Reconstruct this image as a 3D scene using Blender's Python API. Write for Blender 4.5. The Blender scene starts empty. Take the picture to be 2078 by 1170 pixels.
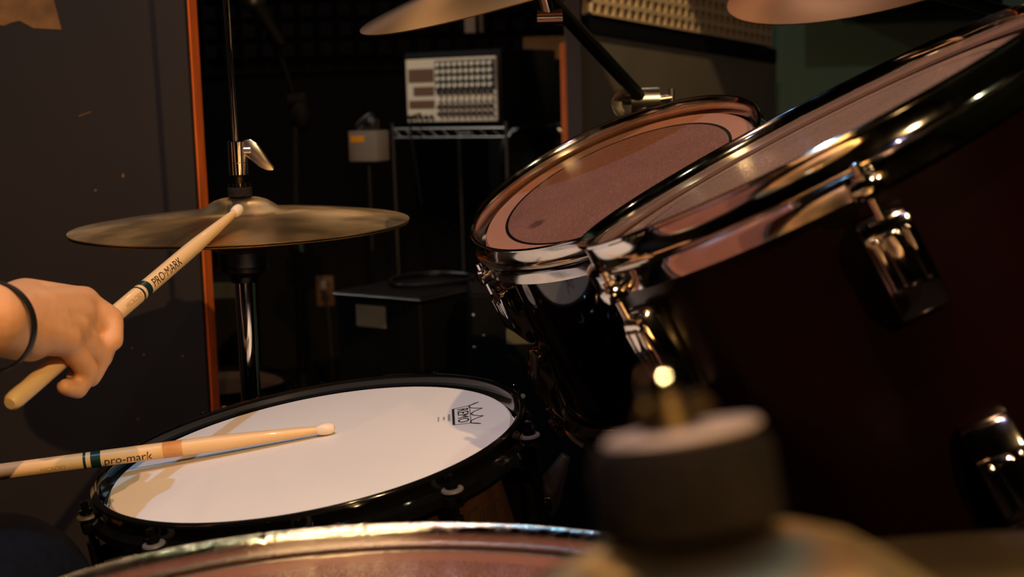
import bpy, bmesh, math, random
from mathutils import Vector, Matrix
random.seed(7)
PI = math.pi
R = math.radians
sc = bpy.context.scene
COL = sc.collection

# ------------------------------------------------------------------ camera
CAM = Vector((0.0, 0.0, 0.95))
F_PX = 2800.0
PITCH, ROLL = R(8.0), R(-1.6)
FWD = Vector((0, math.cos(PITCH), -math.sin(PITCH)))
UP0 = Vector((0, math.sin(PITCH), math.cos(PITCH)))
X0 = Vector((1, 0, 0))
RIGHT = (X0 * math.cos(ROLL) + UP0 * math.sin(ROLL)).normalized()
UP = (UP0 * math.cos(ROLL) - X0 * math.sin(ROLL)).normalized()
cd = bpy.data.cameras.new('camera')
cam = bpy.data.objects.new('camera', cd)
COL.objects.link(cam)
M = Matrix((RIGHT, UP, -FWD)).transposed().to_4x4()
M.translation = CAM
cam.matrix_world = M
cd.sensor_width = 36.0
cd.lens = F_PX / 2078.0 * 36.0
cd.clip_start = 0.01
cd.dof.use_dof = True
cd.dof.focus_distance = 1.27
cd.dof.aperture_fstop = 7.5
sc.camera = cam


def at(px, py, d):
    """a point of the room seen at that place of the frame, d metres deep"""
    return CAM + RIGHT * ((px - 1039.0) / F_PX * d) - UP * ((py - 585.0) / F_PX * d) + FWD * d


# ------------------------------------------------------------------ world, exposure
w = bpy.data.worlds.new('world')
sc.world = w
w.use_nodes = True
w.node_tree.nodes['Background'].inputs[0].default_value = (0.80, 0.84, 1.0, 1)
w.node_tree.nodes['Background'].inputs[1].default_value = 0.035
sc.view_settings.view_transform = 'Standard'
sc.view_settings.look = 'None'
sc.view_settings.exposure = 0.0
sc.view_settings.gamma = 1.0
sc.view_settings.use_curve_mapping = False

# lamps of the room, the last ones added to light the background: (position, aim, colour, watts, cone degrees, blend, radius, label)
LAMPS = [
    ((-0.58, 0.64, 2.47), (-0.15, 1.2, 0.65), (0.333, 0.643, 1.000), 42, 100, 0.4, 0.016, 'cool white ceiling spotlight above the drummer'),
    ((-0.37, 2.38, 2.47), (-0.1, 1.2, 0.65), (1.000, 0.625, 0.312), 8, 110, 0.5, 0.012, 'warm ceiling spotlight beyond the hi-hat, first of the row'),
    ((-0.58, 2.68, 2.47), (-0.1, 1.2, 0.65), (1.000, 0.667, 0.333), 3, 110, 0.5, 0.012, 'dim warm ceiling spotlight beyond the hi-hat, leftmost of the row'),
    ((-0.03, 2.8, 2.47), (-0.1, 1.2, 0.65), (1.000, 0.733, 0.433), 3, 110, 0.5, 0.012, 'dim warm ceiling spotlight beyond the top-centre crash'),
    ((0.28, 3.05, 2.47), (-0.1, 1.2, 0.65), (1.000, 0.800, 0.600), 3, 110, 0.5, 0.012, 'dim pale ceiling spotlight beyond the smaller rack tom'),
    ((1, 0.3, 2.47), (0.1, 1.2, 0.7), (1.000, 1.000, 0.571), 14, 100, 0.5, 0.012, 'pale ceiling spotlight right of the nearer rack tom'),
    ((1, -1.72, 2.47), (-0.05, 1.12, 0.7), (1.000, 0.625, 0.260), 300, 33, 0.7, 0.016, 'strong warm ceiling spotlight at the near end of the room'),
    ((-0.12, 0.18, 2.47), (-0.2, 1.0, 0.7), (1.000, 0.515, 0.288), 66, 110, 0.5, 0.014, 'amber ceiling spotlight above the floor tom'),
    ((0.15, -0.55, 2.47), (0, 1.2, 0.7), (0.600, 0.500, 1.000), 5, 100, 0.5, 0.01, 'tiny cool ceiling spotlight behind the camera'),
    ((1.25, 1.55, 2.47), (0.3, 1.2, 0.7), (1.000, 0.667, 0.433), 3, 120, 0.5, 0.012, 'small warm ceiling spotlight right of the bass drum'),
    ((-1.7, 3.3, 2.47), (-0.2, 4.2, 0.8), (1.000, 0.93, 0.82), 20, 110, 0.5, 0.016, 'added ceiling spotlight in the far left corner, lighting the back wall'),  # unseen lamp added to lift the back wall and the gear there
    ((-1.55, 3.05, 2.47), (-.14, 3.55, 1.12), (1.0, .90, .78), 90, 22, .5, .012, 'added narrow spotlight at the left that brightens the mixer'),  # unseen lamp added only to brighten the mixer front
    ((1.7, 3.2, 2.47), (1.2, 4.2, 1.0), (0.857, 0.857, 1.000), 9, 110, 0.5, 0.012, 'small added spotlight that brightens the green wall'),  # unseen lamp added to raise the green wall
    ((-0.10, 2.45, 2.47), tuple(at(1232, -15, 3.42)), (1.0, .74, .46), 200.0, 13.8, .06, .010, 'added warm pin spotlight that shapes the lit patch on the tan foam panel'),  # added lamp; its hard cone edge stands in for a cast shadow's border
]

# ------------------------------------------------------------------ materials
def lin(c):
    return tuple(((x / 255.0) / 12.92 if x <= 10 else (((x / 255.0) + .055) / 1.055) ** 2.4) for x in c)


def mat(name, col, rough=.5, metal=0.0, noise=0.0, nscale=20.0, bump=0.0, bscale=60.0, coat=0.0,
        aniso=0.0, spec=.5, srgb=True, rvar=0.0, stretch=None, sss=0.0):
    m = bpy.data.materials.new(name)
    m.use_nodes = True
    nt = m.node_tree
    b = nt.nodes['Principled BSDF']
    c = lin(col) if srgb else col
    b.inputs['Base Color'].default_value = (*c, 1)
    b.inputs['Roughness'].default_value = rough
    b.inputs['Metallic'].default_value = metal
    b.inputs['Specular IOR Level'].default_value = spec
    b.inputs['Coat Weight'].default_value = coat
    b.inputs['Coat Roughness'].default_value = .04
    tc = nt.nodes.new('ShaderNodeTexCoord')
    mp = nt.nodes.new('ShaderNodeMapping')
    nt.links.new(tc.outputs['Object'], mp.inputs[0])
    if stretch:
        mp.inputs['Scale'].default_value = stretch
    if noise > 0 or rvar > 0:
        n = nt.nodes.new('ShaderNodeTexNoise')
        n.inputs['Scale'].default_value = nscale
        n.inputs['Detail'].default_value = 6
        nt.links.new(mp.outputs[0], n.inputs['Vector'])
        r = nt.nodes.new('ShaderNodeMapRange')
        r.inputs[1].default_value = .3
        r.inputs[2].default_value = .7
        r.inputs[3].default_value = 1 - noise
        r.inputs[4].default_value = 1 + noise
        nt.links.new(n.outputs[0], r.inputs[0])
        mx = nt.nodes.new('ShaderNodeVectorMath')
        mx.operation = 'SCALE'
        mx.inputs[0].default_value = c
        nt.links.new(r.outputs[0], mx.inputs['Scale'])
        nt.links.new(mx.outputs[0], b.inputs['Base Color'])
        if rvar > 0:
            r2 = nt.nodes.new('ShaderNodeMapRange')
            r2.inputs[1].default_value = .35
            r2.inputs[2].default_value = .65
            r2.inputs[3].default_value = max(0, rough - rvar)
            r2.inputs[4].default_value = rough + rvar
            nt.links.new(n.outputs[0], r2.inputs[0])
            nt.links.new(r2.outputs[0], b.inputs['Roughness'])
    if bump > 0:
        n2 = nt.nodes.new('ShaderNodeTexNoise')
        n2.inputs['Scale'].default_value = bscale
        n2.inputs['Detail'].default_value = 4
        nt.links.new(mp.outputs[0], n2.inputs['Vector'])
        bp = nt.nodes.new('ShaderNodeBump')
        bp.inputs['Strength'].default_value = bump
        bp.inputs['Distance'].default_value = .002
        nt.links.new(n2.outputs[0], bp.inputs['Height'])
        nt.links.new(bp.outputs[0], b.inputs['Normal'])
    if aniso > 0:
        b.inputs['Anisotropic'].default_value = aniso
        tg = nt.nodes.new('ShaderNodeTangent')
        tg.direction_type = 'RADIAL'
        tg.axis = 'Z'
        nt.links.new(tg.outputs[0], b.inputs['Tangent'])
    if sss > 0:
        b.inputs['Subsurface Weight'].default_value = sss
        b.inputs['Subsurface Radius'].default_value = (.012, .005, .003)
        b.inputs['Subsurface Scale'].default_value = 1.0
    return m


def N(m):
    return m.node_tree, m.node_tree.nodes['Principled BSDF']


def math_node(nt, op, a, b=None, c=None):
    n = nt.nodes.new('ShaderNodeMath')
    n.operation = op
    for i, v in enumerate((a, b, c)):
        if v is None:
            continue
        if isinstance(v, (int, float)):
            n.inputs[i].default_value = v
        else:
            nt.links.new(v, n.inputs[i])
    return n.outputs[0]


def mixrgb(nt, fac, a, b):
    n = nt.nodes.new('ShaderNodeMix')
    n.data_type = 'RGBA'
    for idx, v in ((0, fac), (6, a), (7, b)):
        if isinstance(v, (int, float)):
            n.inputs[idx].default_value = v
        elif isinstance(v, tuple):
            n.inputs[idx].default_value = (*v, 1)
        else:
            nt.links.new(v, n.inputs[idx])
    return n.outputs[2]


def objcoord(nt):
    tc = nt.nodes.new('ShaderNodeTexCoord')
    return tc.outputs['Object']


def radius_node(nt):
    s = nt.nodes.new('ShaderNodeSeparateXYZ')
    nt.links.new(objcoord(nt), s.inputs[0])
    x2 = math_node(nt, 'MULTIPLY', s.outputs[0], s.outputs[0])
    y2 = math_node(nt, 'MULTIPLY', s.outputs[1], s.outputs[1])
    return math_node(nt, 'SQRT', math_node(nt, 'ADD', x2, y2)), s


def head_mat(name, base, ring_r, ring_w, gloss=.3, spot=None, scratch=.5, edge_col=None):
    """plastic drum head with a black damper ring and fine stick scratches"""
    m = mat(name, base, gloss, spec=.5)
    nt, b = N(m)
    rad, sep = radius_node(nt)
    # scratches: two stretched noise fields
    tc = objcoord(nt)
    fac = None
    for rot, sc_ in ((.2, (900, 110, 1)), (.95, (1000, 90, 1)), (1.7, (950, 120, 1)), (2.5, (1100, 100, 1))):
        mp = nt.nodes.new('ShaderNodeMapping')
        mp.inputs['Rotation'].default_value = (0, 0, rot)
        mp.inputs['Scale'].default_value = sc_
        nt.links.new(tc, mp.inputs[0])
        n = nt.nodes.new('ShaderNodeTexNoise')
        n.inputs['Scale'].default_value = 1.0
        n.inputs['Detail'].default_value = 3
        nt.links.new(mp.outputs[0], n.inputs['Vector'])
        r = nt.nodes.new('ShaderNodeMapRange')
        r.inputs[1].default_value = .58
        r.inputs[2].default_value = .80
        nt.links.new(n.outputs[0], r.inputs[0])
        fac = r.outputs[0] if fac is None else math_node(nt, 'MAXIMUM', fac, r.outputs[0])
    n = nt.nodes.new('ShaderNodeTexNoise')
    n.inputs['Scale'].default_value = 14
    n.inputs['Detail'].default_value = 5
    nt.links.new(tc, n.inputs['Vector'])
    c0 = lin(base)
    dark = tuple(x * .72 for x in c0)
    light = tuple(min(1, x * 1.25) for x in c0)
    col = mixrgb(nt, n.outputs[0], dark, light)
    inside = math_node(nt, 'LESS_THAN', rad, ring_r)
    f2 = math_node(nt, 'MULTIPLY', math_node(nt, 'MULTIPLY', fac, scratch), inside)
    col = mixrgb(nt, f2, col, (.42, .34, .30))
    if edge_col:
        col = mixrgb(nt, inside, lin(edge_col), col)
    if spot:
        sx, sy, sr = spot
        dx = math_node(nt, 'SUBTRACT', sep.outputs[0], sx)
        dy = math_node(nt, 'SUBTRACT', sep.outputs[1], sy)
        dd = math_node(nt, 'SQRT', math_node(nt, 'ADD', math_node(nt, 'MULTIPLY', dx, dx), math_node(nt, 'MULTIPLY', dy, dy)))
        r = nt.nodes.new('ShaderNodeMapRange')
        r.inputs[1].default_value = sr
        r.inputs[2].default_value = sr * .5
        nt.links.new(dd, r.inputs[0])
        col = mixrgb(nt, math_node(nt, 'MULTIPLY', r.outputs[0], .6), col, lin((40, 32, 34)))
    if ring_w > 0:
        ring = math_node(nt, 'LESS_THAN', math_node(nt, 'ABSOLUTE', math_node(nt, 'SUBTRACT', rad, ring_r)), ring_w)
        col = mixrgb(nt, ring, col, (.006, .005, .005))
    nt.links.new(col, b.inputs['Base Color'])
    rr = math_node(nt, 'ADD', math_node(nt, 'MULTIPLY', f2, .25), gloss)
    nt.links.new(rr, b.inputs['Roughness'])
    return m


MT = {}
MT['chrome'] = mat('chrome', (.80, .77, .74), .07, 1, srgb=False, rvar=.03, nscale=40)
MT['chrome_worn'] = mat('worn_chrome', (.72, .66, .60), .13, 1, srgb=False, rvar=.05, nscale=55, noise=.12)
MT['dark_chrome'] = mat('smoky_chrome', (.20, .17, .16), .24, 1, srgb=False)
MT['chrome_soft'] = mat('brushed_chrome', (.78, .72, .66), .27, 1, srgb=False)
MT['chrome_scratched'] = mat('scratched_chrome', (.80, .77, .76), .12, 1, srgb=False, rvar=.07, nscale=160, bump=.22, bscale=900)
MT['black_nickel'] = mat('black_lacquered_metal', (.003, .003, .003), .08, 0, coat=.2, spec=.4, srgb=False)
MT['black_plastic'] = mat('black_plastic', (14, 13, 13), .35)
MT['black_matt'] = mat('black_matt', (7, 6, 6), .7, noise=.3, bump=.2, spec=.12)
MT['felt_top_lit'] = mat('beige_lit_felt_top', (160, 142, 130), .6, noise=.3, nscale=60)  # paler colour stands in for light falling on the felt top
MT['washer'] = mat('grey_nylon', (92, 88, 86), .5)
MT['burgundy'] = mat('burgundy_lacquer', (.006, .001, .0012), .10, coat=1.0, srgb=False, noise=.35, nscale=6)
MT['burgundy_dull'] = mat('dull_burgundy_lacquer', (.005, .0009, .001), .28, spec=.12, srgb=False, noise=.35, nscale=6)  # coatless, slightly darker copy that keeps reflections off the nearer tom
MT['bronze'] = mat('cymbal_bronze', (.52, .36, .17), .34, 1, noise=.10, nscale=9, aniso=.75, srgb=False, rvar=.05)
MT['bronze_red'] = mat('reddish_copper', (.42, .20, .11), .38, 1, noise=.08, nscale=9, aniso=.7, srgb=False)
MT['bronze_copper'] = mat('coppery_bronze', (.40, .26, .16), .34, 1, noise=.08, nscale=9, aniso=.75, srgb=False)
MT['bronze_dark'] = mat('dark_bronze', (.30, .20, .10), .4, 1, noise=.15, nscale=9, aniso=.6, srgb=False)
MT['brass'] = mat('brass', (.07, .046, .02), .5, 1, srgb=False)
MT['felt'] = mat('grey_felt', (24, 20, 17), .95, noise=.35, nscale=90, bump=.8, bscale=300, spec=.12)
MT['felt_dark'] = mat('dark_felt', (34, 31, 29), .95, noise=.3, nscale=90, bump=.8, bscale=300, spec=.12)
MT['head_white'] = mat('coated_white_head', (.80, .77, .74), .55, srgb=False, noise=.015, nscale=8, bump=.05, bscale=400)
MT['ink'] = mat('black_ink', (26, 22, 20), .6)
MT['wood_stick'] = mat('hickory', (230, 192, 140), .42, noise=.16, nscale=9, stretch=(1, 1, .12), coat=.15)
MT['stick_grime'] = mat('grimy_hickory', (212, 156, 104), .5, noise=.2, nscale=30)
MT['stick_band'] = mat('dark_green_band', (8, 44, 44), .35)
MT['nylon'] = mat('white_nylon', (235, 215, 195), .35, sss=.0)
MT['skin'] = mat('skin', (214, 158, 112), .48, noise=.10, nscale=30, bump=.25, bscale=160, sss=.25)
MT['denim'] = mat('navy_denim', (9, 12, 24), .9, noise=.35, nscale=70, bump=.6, bscale=500, spec=.12)
MT['shirt'] = mat('charcoal_cotton', (30, 29, 31), .9, noise=.2, bump=.3, spec=.12)
MT['hair'] = mat('dark_hair', (22, 15, 10), .6, noise=.4, nscale=60, stretch=(1, 1, .2))
MT['band'] = mat('black_rubber', (10, 9, 10), .5)
MT['panel_orange'] = mat('raw_plywood_edge', (225, 108, 40), .6, noise=.35, nscale=26, stretch=(1, 1, .25), bump=.5, bscale=90)
MT['wall_grey'] = mat('dark_grey_wall_paint', (13, 11, 12), .7, noise=.12, nscale=5, spec=.12)
MT['wall_side'] = mat('side_wall_paint', (58, 48, 40), .8, noise=.1, nscale=3, spec=.12)
MT['wall_green'] = mat('green_wall_paint', (112, 136, 100), .65, noise=.05, nscale=4)
MT['ceiling'] = mat('ceiling_paint', (60, 52, 44), .9, spec=.12)
MT['floor'] = mat('dark_carpet', (34, 26, 20), .95, noise=.4, nscale=120, bump=.6, bscale=400, spec=.12)
MT['foam_black'] = mat('charcoal_foam', (24, 21, 22), .95, noise=.2, nscale=150, spec=.12)
MT['foam_tan'] = mat('tan_foam', (170, 142, 98), .95, noise=.15, nscale=150)
MT['mdf'] = mat('brown_fibreboard', (86, 74, 52), .7, noise=.12, nscale=9)
MT['post'] = mat('greyish_timber', (78, 66, 56), .75, noise=.15, nscale=12, stretch=(1, 1, .2))
MT['plate_cream'] = mat('cream_panel', (205, 190, 165), .5)
MT['plate_dark'] = mat('dark_panel', (60, 60, 58), .5)
MT['knob_light'] = mat('light_knob', (225, 215, 195), .5)
MT['knob_dark'] = mat('dark_knob', (30, 24, 20), .5)
MT['box_grey'] = mat('grey_box', (128, 118, 106), .6, noise=.1)
MT['yellow'] = mat('yellow_sticker', (225, 150, 20), .6)
MT['tan_label'] = mat('tan_label', (104, 92, 66), .8, noise=.15, nscale=20)
MT['brown_plate'] = mat('brown_outlet_plate', (96, 66, 44), .6)
MT['cardboard'] = mat('cardboard', (140, 104, 62), .85, noise=.1)
MT['metal_edge'] = mat('grey_metal_edge', (.28, .27, .27), .35, 1, srgb=False)
MT['wire'] = mat('wire_shelf_chrome', (.16, .155, .15), .4, 1, srgb=False)
MT['tom_head'] = head_mat('brown_head_with_black_ring', (126, 86, 74), .118, .0016, .30, spot=(-.0865, -.026, .011), scratch=.35, edge_col=(172, 122, 100))
MT['tom_head2'] = head_mat('pinkish_brown_head', (140, 108, 92), .136, .0012, .26, scratch=.35)
MT['floor_tom_head'] = head_mat('worn_reddish_brown_head', (132, 84, 68), .178, .0, .26, scratch=.3, edge_col=(150, 96, 76))
MT['spare_head'] = mat('dull_head', (72, 60, 54), .3, noise=.1)

# wood shell of the snare
m = mat('brown_wood_shell', (52, 32, 19), .3, noise=.35, nscale=18, stretch=(3, 3, .6), coat=.5)
MT['snare_shell'] = m

# dark painted board with specks and scratches
m = mat('dark_brown_painted_board', (43, 37, 34), .55, noise=.10, nscale=4, bump=.15, bscale=12, spec=.3)
nt, b = N(m)
src = b.inputs['Base Color'].links[0].from_socket
v = nt.nodes.new('ShaderNodeTexVoronoi')
v.inputs['Scale'].default_value = 14
nt.links.new(objcoord(nt), v.inputs['Vector'])
sp = math_node(nt, 'LESS_THAN', v.outputs['Distance'], .045)
sn_ = nt.nodes.new('ShaderNodeTexNoise')
sn_.inputs['Scale'].default_value = 6
nt.links.new(objcoord(nt), sn_.inputs['Vector'])
sp = math_node(nt, 'MULTIPLY', sp, math_node(nt, 'GREATER_THAN', sn_.outputs[0], .56))
nt.links.new(mixrgb(nt, math_node(nt, 'MULTIPLY', sp, .5), src, lin((150, 125, 100))), b.inputs['Base Color'])
MT['board'] = m

m = bpy.data.materials.new('glass_of_jar')
def emis(name, col, s):
    m = bpy.data.materials.new(name)
    m.use_nodes = True
    b = m.node_tree.nodes['Principled BSDF']
    b.inputs['Emission Color'].default_value = (*col, 1)
    b.inputs['Emission Strength'].default_value = s
    b.inputs['Base Color'].default_value = (.1, .1, .1, 1)
    return m
bpy.data.materials.remove(m)

# ------------------------------------------------------------------ mesh helpers
def obj(name, bm, m, parent=None, smooth=True, auto=35):
    me = bpy.data.meshes.new(name)
    bmesh.ops.recalc_face_normals(bm, faces=bm.faces[:])
    if smooth:
        for f in bm.faces:
            f.smooth = True
        for e in bm.edges:
            if len(e.link_faces) == 2 and e.calc_face_angle(0) > R(auto):
                e.smooth = False
    bm.to_mesh(me)
    bm.free()
    me.materials.append(MT[m] if isinstance(m, str) else m)
    o = bpy.data.objects.new(name, me)
    COL.objects.link(o)
    if parent:
        o.parent = parent
    return o


def tag(o, label, cat, group=None):
    o['label'] = label
    o['category'] = cat
    if group:
        o['group'] = group
    return o


def thing(name, label, cat, M=None, group=None):
    o = bpy.data.objects.new(name, None)
    o.empty_display_size = .05
    COL.objects.link(o)
    if M is not None:
        o.matrix_world = M if isinstance(M, Matrix) else Matrix.Translation(M)
    return tag(o, label, cat, group)


def struct(name, bm, m, **k):
    o = obj(name, bm, m, **k)
    o['kind'] = 'structure'
    return o


def copy_tree(o, parent=None):
    c = o.copy()
    COL.objects.link(c)
    if parent is not None:
        c.parent = parent
    for ch in list(o.children):
        copy_tree(ch, c)
    return c


def box(bm, x0, x1, y0, y1, z0, z1, bev=0.0, M=None, seg=1):
    vs = [bm.verts.new(p) for p in ((x0, y0, z0), (x1, y0, z0), (x1, y1, z0), (x0, y1, z0), (x0, y0, z1), (x1, y0, z1), (x1, y1, z1), (x0, y1, z1))]
    fs = [bm.faces.new([vs[i] for i in f]) for f in ((0, 3, 2, 1), (4, 5, 6, 7), (0, 1, 5, 4), (1, 2, 6, 5), (2, 3, 7, 6), (3, 0, 4, 7))]
    es = list({e for f in fs for e in f.edges})
    if M is not None:
        for v in vs:
            v.co = M @ v.co
    if bev > 0:
        bmesh.ops.bevel(bm, geom=es, offset=bev, segments=seg, profile=.5, affect='EDGES')
    return bm


def lathe(bm, prof, n=64, M=None, closed=False, cap=False):
    """prof: list of (r, z); revolve about Z"""
    rings = []
    for r, z in prof:
        if r < 1e-6:
            v = bm.verts.new((0, 0, z))
            rings.append([v])
        else:
            rings.append([bm.verts.new((r * math.cos(2 * PI * i / n), r * math.sin(2 * PI * i / n), z)) for i in range(n)])
    pairs = list(zip(rings, rings[1:]))
    if closed:
        pairs.append((rings[-1], rings[0]))
    for a, b in pairs:
        for i in range(n):
            j = (i + 1) % n
            if len(a) == 1 and len(b) == 1:
                continue
            if len(a) == 1:
                bm.faces.new((a[0], b[i], b[j]))
            elif len(b) == 1:
                bm.faces.new((a[i], b[0], a[j]))
            else:
                bm.faces.new((a[i], b[i], b[j], a[j]))
    if cap:
        for r_ in (rings[0], rings[-1]):
            if len(r_) > 1:
                bm.faces.new(r_)
    if M is not None:
        for r_ in rings:
            for v in r_:
                v.co = M @ v.co
    return bm


def tube(bm, pts, rad, n=12, cap=True):
    pts = [Vector(p) for p in pts]
    if not isinstance(rad, (list, tuple)):
        rad = [rad] * len(pts)
    rings = []
    prev = None
    for i, p in enumerate(pts):
        t = (pts[min(i + 1, len(pts) - 1)] - pts[max(i - 1, 0)]).normalized()
        if prev is None:
            a = t.orthogonal().normalized()
        else:
            a = (prev - t * prev.dot(t)).normalized()
        prev = a
        b = t.cross(a)
        rings.append([bm.verts.new(p + (a * math.cos(2 * PI * k / n) + b * math.sin(2 * PI * k / n)) * rad[i]) for k in range(n)])
    for a, b in zip(rings, rings[1:]):
        for k in range(n):
            bm.faces.new((a[k], a[(k + 1) % n], b[(k + 1) % n], b[k]))
    if cap:
        bm.faces.new(rings[0])
        bm.faces.new(rings[-1][::-1])
    return bm


def extrude_poly(bm, poly, a, b, M=None, bev=0.0):
    """poly in (x, z), extruded along y from a to b"""
    v0 = [bm.verts.new((x, a, z)) for x, z in poly]
    v1 = [bm.verts.new((x, b, z)) for x, z in poly]
    fs = [bm.faces.new(v0), bm.faces.new(v1[::-1])]
    n = len(poly)
    for i in range(n):
        fs.append(bm.faces.new((v0[i], v0[(i + 1) % n], v1[(i + 1) % n], v1[i])))
    if M is not None:
        for v in v0 + v1:
            v.co = M @ v.co
    if bev > 0:
        bmesh.ops.bevel(bm, geom=list({e for f in fs for e in f.edges}), offset=bev, segments=2, profile=.5, affect='EDGES')
    return bm


def rz(t):
    return Matrix.Rotation(t, 4, 'Z')


def frame(c, ax, ay):
    n = Vector((ax, ay, 1)).normalized()
    x = Vector((1, 0, 0))
    x = (x - n * x.dot(n)).normalized()
    y = n.cross(x)
    Mx = Matrix((x, y, n)).transposed().to_4x4()
    Mx.translation = c
    return Mx


def look_z(p, d, roll=0.0):
    """matrix at p whose Z runs along d"""
    d = Vector(d).normalized()
    q = d.to_track_quat('Z', 'Y').to_matrix().to_4x4()
    Mx = Matrix.Translation(p) @ q @ rz(roll)
    return Mx


def text_bm(s, size, cuts=2, shear=0.0, depth=0.0, offset=0.0):
    cu = bpy.data.curves.new('lettering', 'FONT')
    cu.body = s
    cu.size = size
    cu.shear = shear
    cu.align_x = 'CENTER'
    cu.align_y = 'CENTER'
    cu.extrude = depth
    cu.resolution_u = 3
    cu.offset = offset
    o = bpy.data.objects.new('lettering', cu)
    COL.objects.link(o)
    bpy.context.view_layer.update()
    me = bpy.data.meshes.new_from_object(o.evaluated_get(bpy.context.evaluated_depsgraph_get()))
    bm = bmesh.new()
    bm.from_mesh(me)
    bpy.data.objects.remove(o)
    bpy.data.curves.remove(cu)
    bpy.data.meshes.remove(me)
    bmesh.ops.triangulate(bm, faces=bm.faces[:])
    if cuts:
        bmesh.ops.subdivide_edges(bm, edges=bm.edges[:], cuts=cuts)
    return bm


# ------------------------------------------------------------------ room
XL, XR, YB, YF, ZC = -2.4, 2.6, 4.25, -1.9, 2.75
BZ = 1.065          # lower edge of the foam all round the room
bm = bmesh.new(); box(bm, XL, XR, YF, YB, -.08, 0); struct('floor', bm, 'floor', smooth=False)
bm = bmesh.new(); box(bm, XL, XR, YF, YB, ZC, ZC + .08); struct('ceiling', bm, 'ceiling', smooth=False)
GX = .80
bm = bmesh.new(); box(bm, XL, GX, YB, YB + .1, 0, ZC); struct('wall_back', bm, 'wall_grey', smooth=False)
bm = bmesh.new(); box(bm, GX, XR, YB, YB + .1, 0, ZC); struct('wall_back_green', bm, 'wall_green', smooth=False)
bm = bmesh.new(); box(bm, XL, XR, YF - .1, YF, 0, ZC); struct('wall_front', bm, 'wall_side', smooth=False)
bm = bmesh.new(); box(bm, XL - .1, XL, YF, YB, 0, ZC); struct('wall_left', bm, 'wall_side', smooth=False)
bm = bmesh.new(); box(bm, XR, XR + .1, YF, YB, 0, ZC); struct('wall_right', bm, 'wall_green', smooth=False)
bm = bmesh.new(); box(bm, XL, GX - .02, YB - .012, YB, BZ - .035, BZ, .002); struct('trim_1', bm, 'black_matt')
# the fine joint in the green wall, seen between cymbal and tom
bm = bmesh.new(); box(bm, GX + .06, GX + 1.2, YB - .006, YB, 1.155, 1.163); struct('trim_2', bm, 'wall_green')

# foam panels on the back wall
def foam_bm(nc, nr, pitch, raised=True):
    bm = bmesh.new()
    W, H = nc * pitch, nr * pitch
    box(bm, 0, W, 0, .012, 0, H)
    for i in range(nc):
        for j in range(nr):
            cx, cz = (i + .5) * pitch, (j + .5) * pitch
            a, b_ = pitch * .40, pitch * .26
            v0 = [bm.verts.new((cx + sx * a, 0, cz + sz * a)) for sx, sz in ((-1, -1), (1, -1), (1, 1), (-1, 1))]
            v1 = [bm.verts.new((cx + sx * b_, -.022, cz + sz * b_)) for sx, sz in ((-1, -1), (1, -1), (1, 1), (-1, 1))]
            for k in range(4):
                bm.faces.new((v0[k], v0[(k + 1) % 4], v1[(k + 1) % 4], v1[k]))
            bm.faces.new(v1)
    return bm


x = -1.26
k = 0
FOAM_LABELS = ['dark foam panel on the back wall, at the edge of the brown board', 'dark foam panel on the back wall, behind the boom microphone stand', 'dark foam panel on the back wall, above the mixer', 'dark foam panel on the back wall, next to the timber post']
first = None
while x < .2:
    if first is None:
        first = obj('acoustic_foam_panel', foam_bm(8, 12, .058), 'foam_black', smooth=False)
        o = first
    else:
        o = first.copy(); COL.objects.link(o)
    tag(o, FOAM_LABELS[k], 'acoustic foam', 'dark foam panels on the back wall'); k += 1
    o.location = (x, YB - .0125, BZ + .002)
    x += 8 * .058 + .002

# right partition: a board with foam above it, between a timber post and the green wall
PA = at(1180, 150, 3.30); PA.z = 0; PB = at(1563, 150, 3.98); PB.z = 0
pd = (PB - PA).normalized(); pn = Vector((pd.y, -pd.x, 0))
if pn.y > 0: pn = -pn
Mp = Matrix((pd, -pn, Vector((0, 0, 1)))).transposed().to_4x4(); Mp.translation = PA
PL = (PB - PA).length
bm = bmesh.new(); box(bm, 0, PL, 0, .018, 0, 2.2, 0)
o = struct('wall_partition', bm, 'mdf', smooth=False); o.matrix_world = Mp
bm = bmesh.new(); extrude_poly(bm, [(-.030, 0), (PL - .004, 0), (PL - .004, 1.108 - PL * math.tan(R(4.6))), (-.030, 1.110)], -.022, -.0005)
o = struct('wall_partition_panel', bm, 'mdf', smooth=False); o.matrix_world = Mp
SL = R(4.6)     # the batten and the foam hang a little crooked
Mt = Mp @ Matrix.Translation((0, 0, 1.128)) @ Matrix.Rotation(SL, 4, 'Y')
bm = bmesh.new(); box(bm, -.030, PL - .005, -.027, -.0225, -.038, 0, .001)
o = struct('trim_3', bm, 'black_matt', smooth=False); o.matrix_world = Mt
def pit_foam_bm(nc, nr, p):
    bm = bmesh.new()
    fc = []
    for i in range(nc):
        for j in range(nr):
            x0, z0 = i * p, j * p
            o4 = [(x0, z0), (x0 + p, z0), (x0 + p, z0 + p), (x0, z0 + p)]
            a = p * .17
            i4 = [(x0 + a, z0 + a), (x0 + p - a, z0 + a), (x0 + p - a, z0 + p - a), (x0 + a, z0 + p - a)]
            vo = [bm.verts.new((x_, 0, z_)) for x_, z_ in o4]; vi = [bm.verts.new((x_, 0, z_)) for x_, z_ in i4]; vd = [bm.verts.new((x_, .022, z_)) for x_, z_ in i4]
            for k in range(4):
                bm.faces.new((vo[k], vo[(k + 1) % 4], vi[(k + 1) % 4], vi[k])); bm.faces.new((vi[k], vi[(k + 1) % 4], vd[(k + 1) % 4], vd[k]))
            bm.faces.new(vd)
    bmesh.ops.remove_doubles(bm, verts=bm.verts[:], dist=1e-5)
    box(bm, 0, nc * p, .0225, .027, 0, nr * p)
    return bm
FP = .0315
nc1 = 8
foam2 = obj('acoustic_foam_panel', pit_foam_bm(nc1, 16, FP), 'foam_tan', smooth=False)
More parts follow.
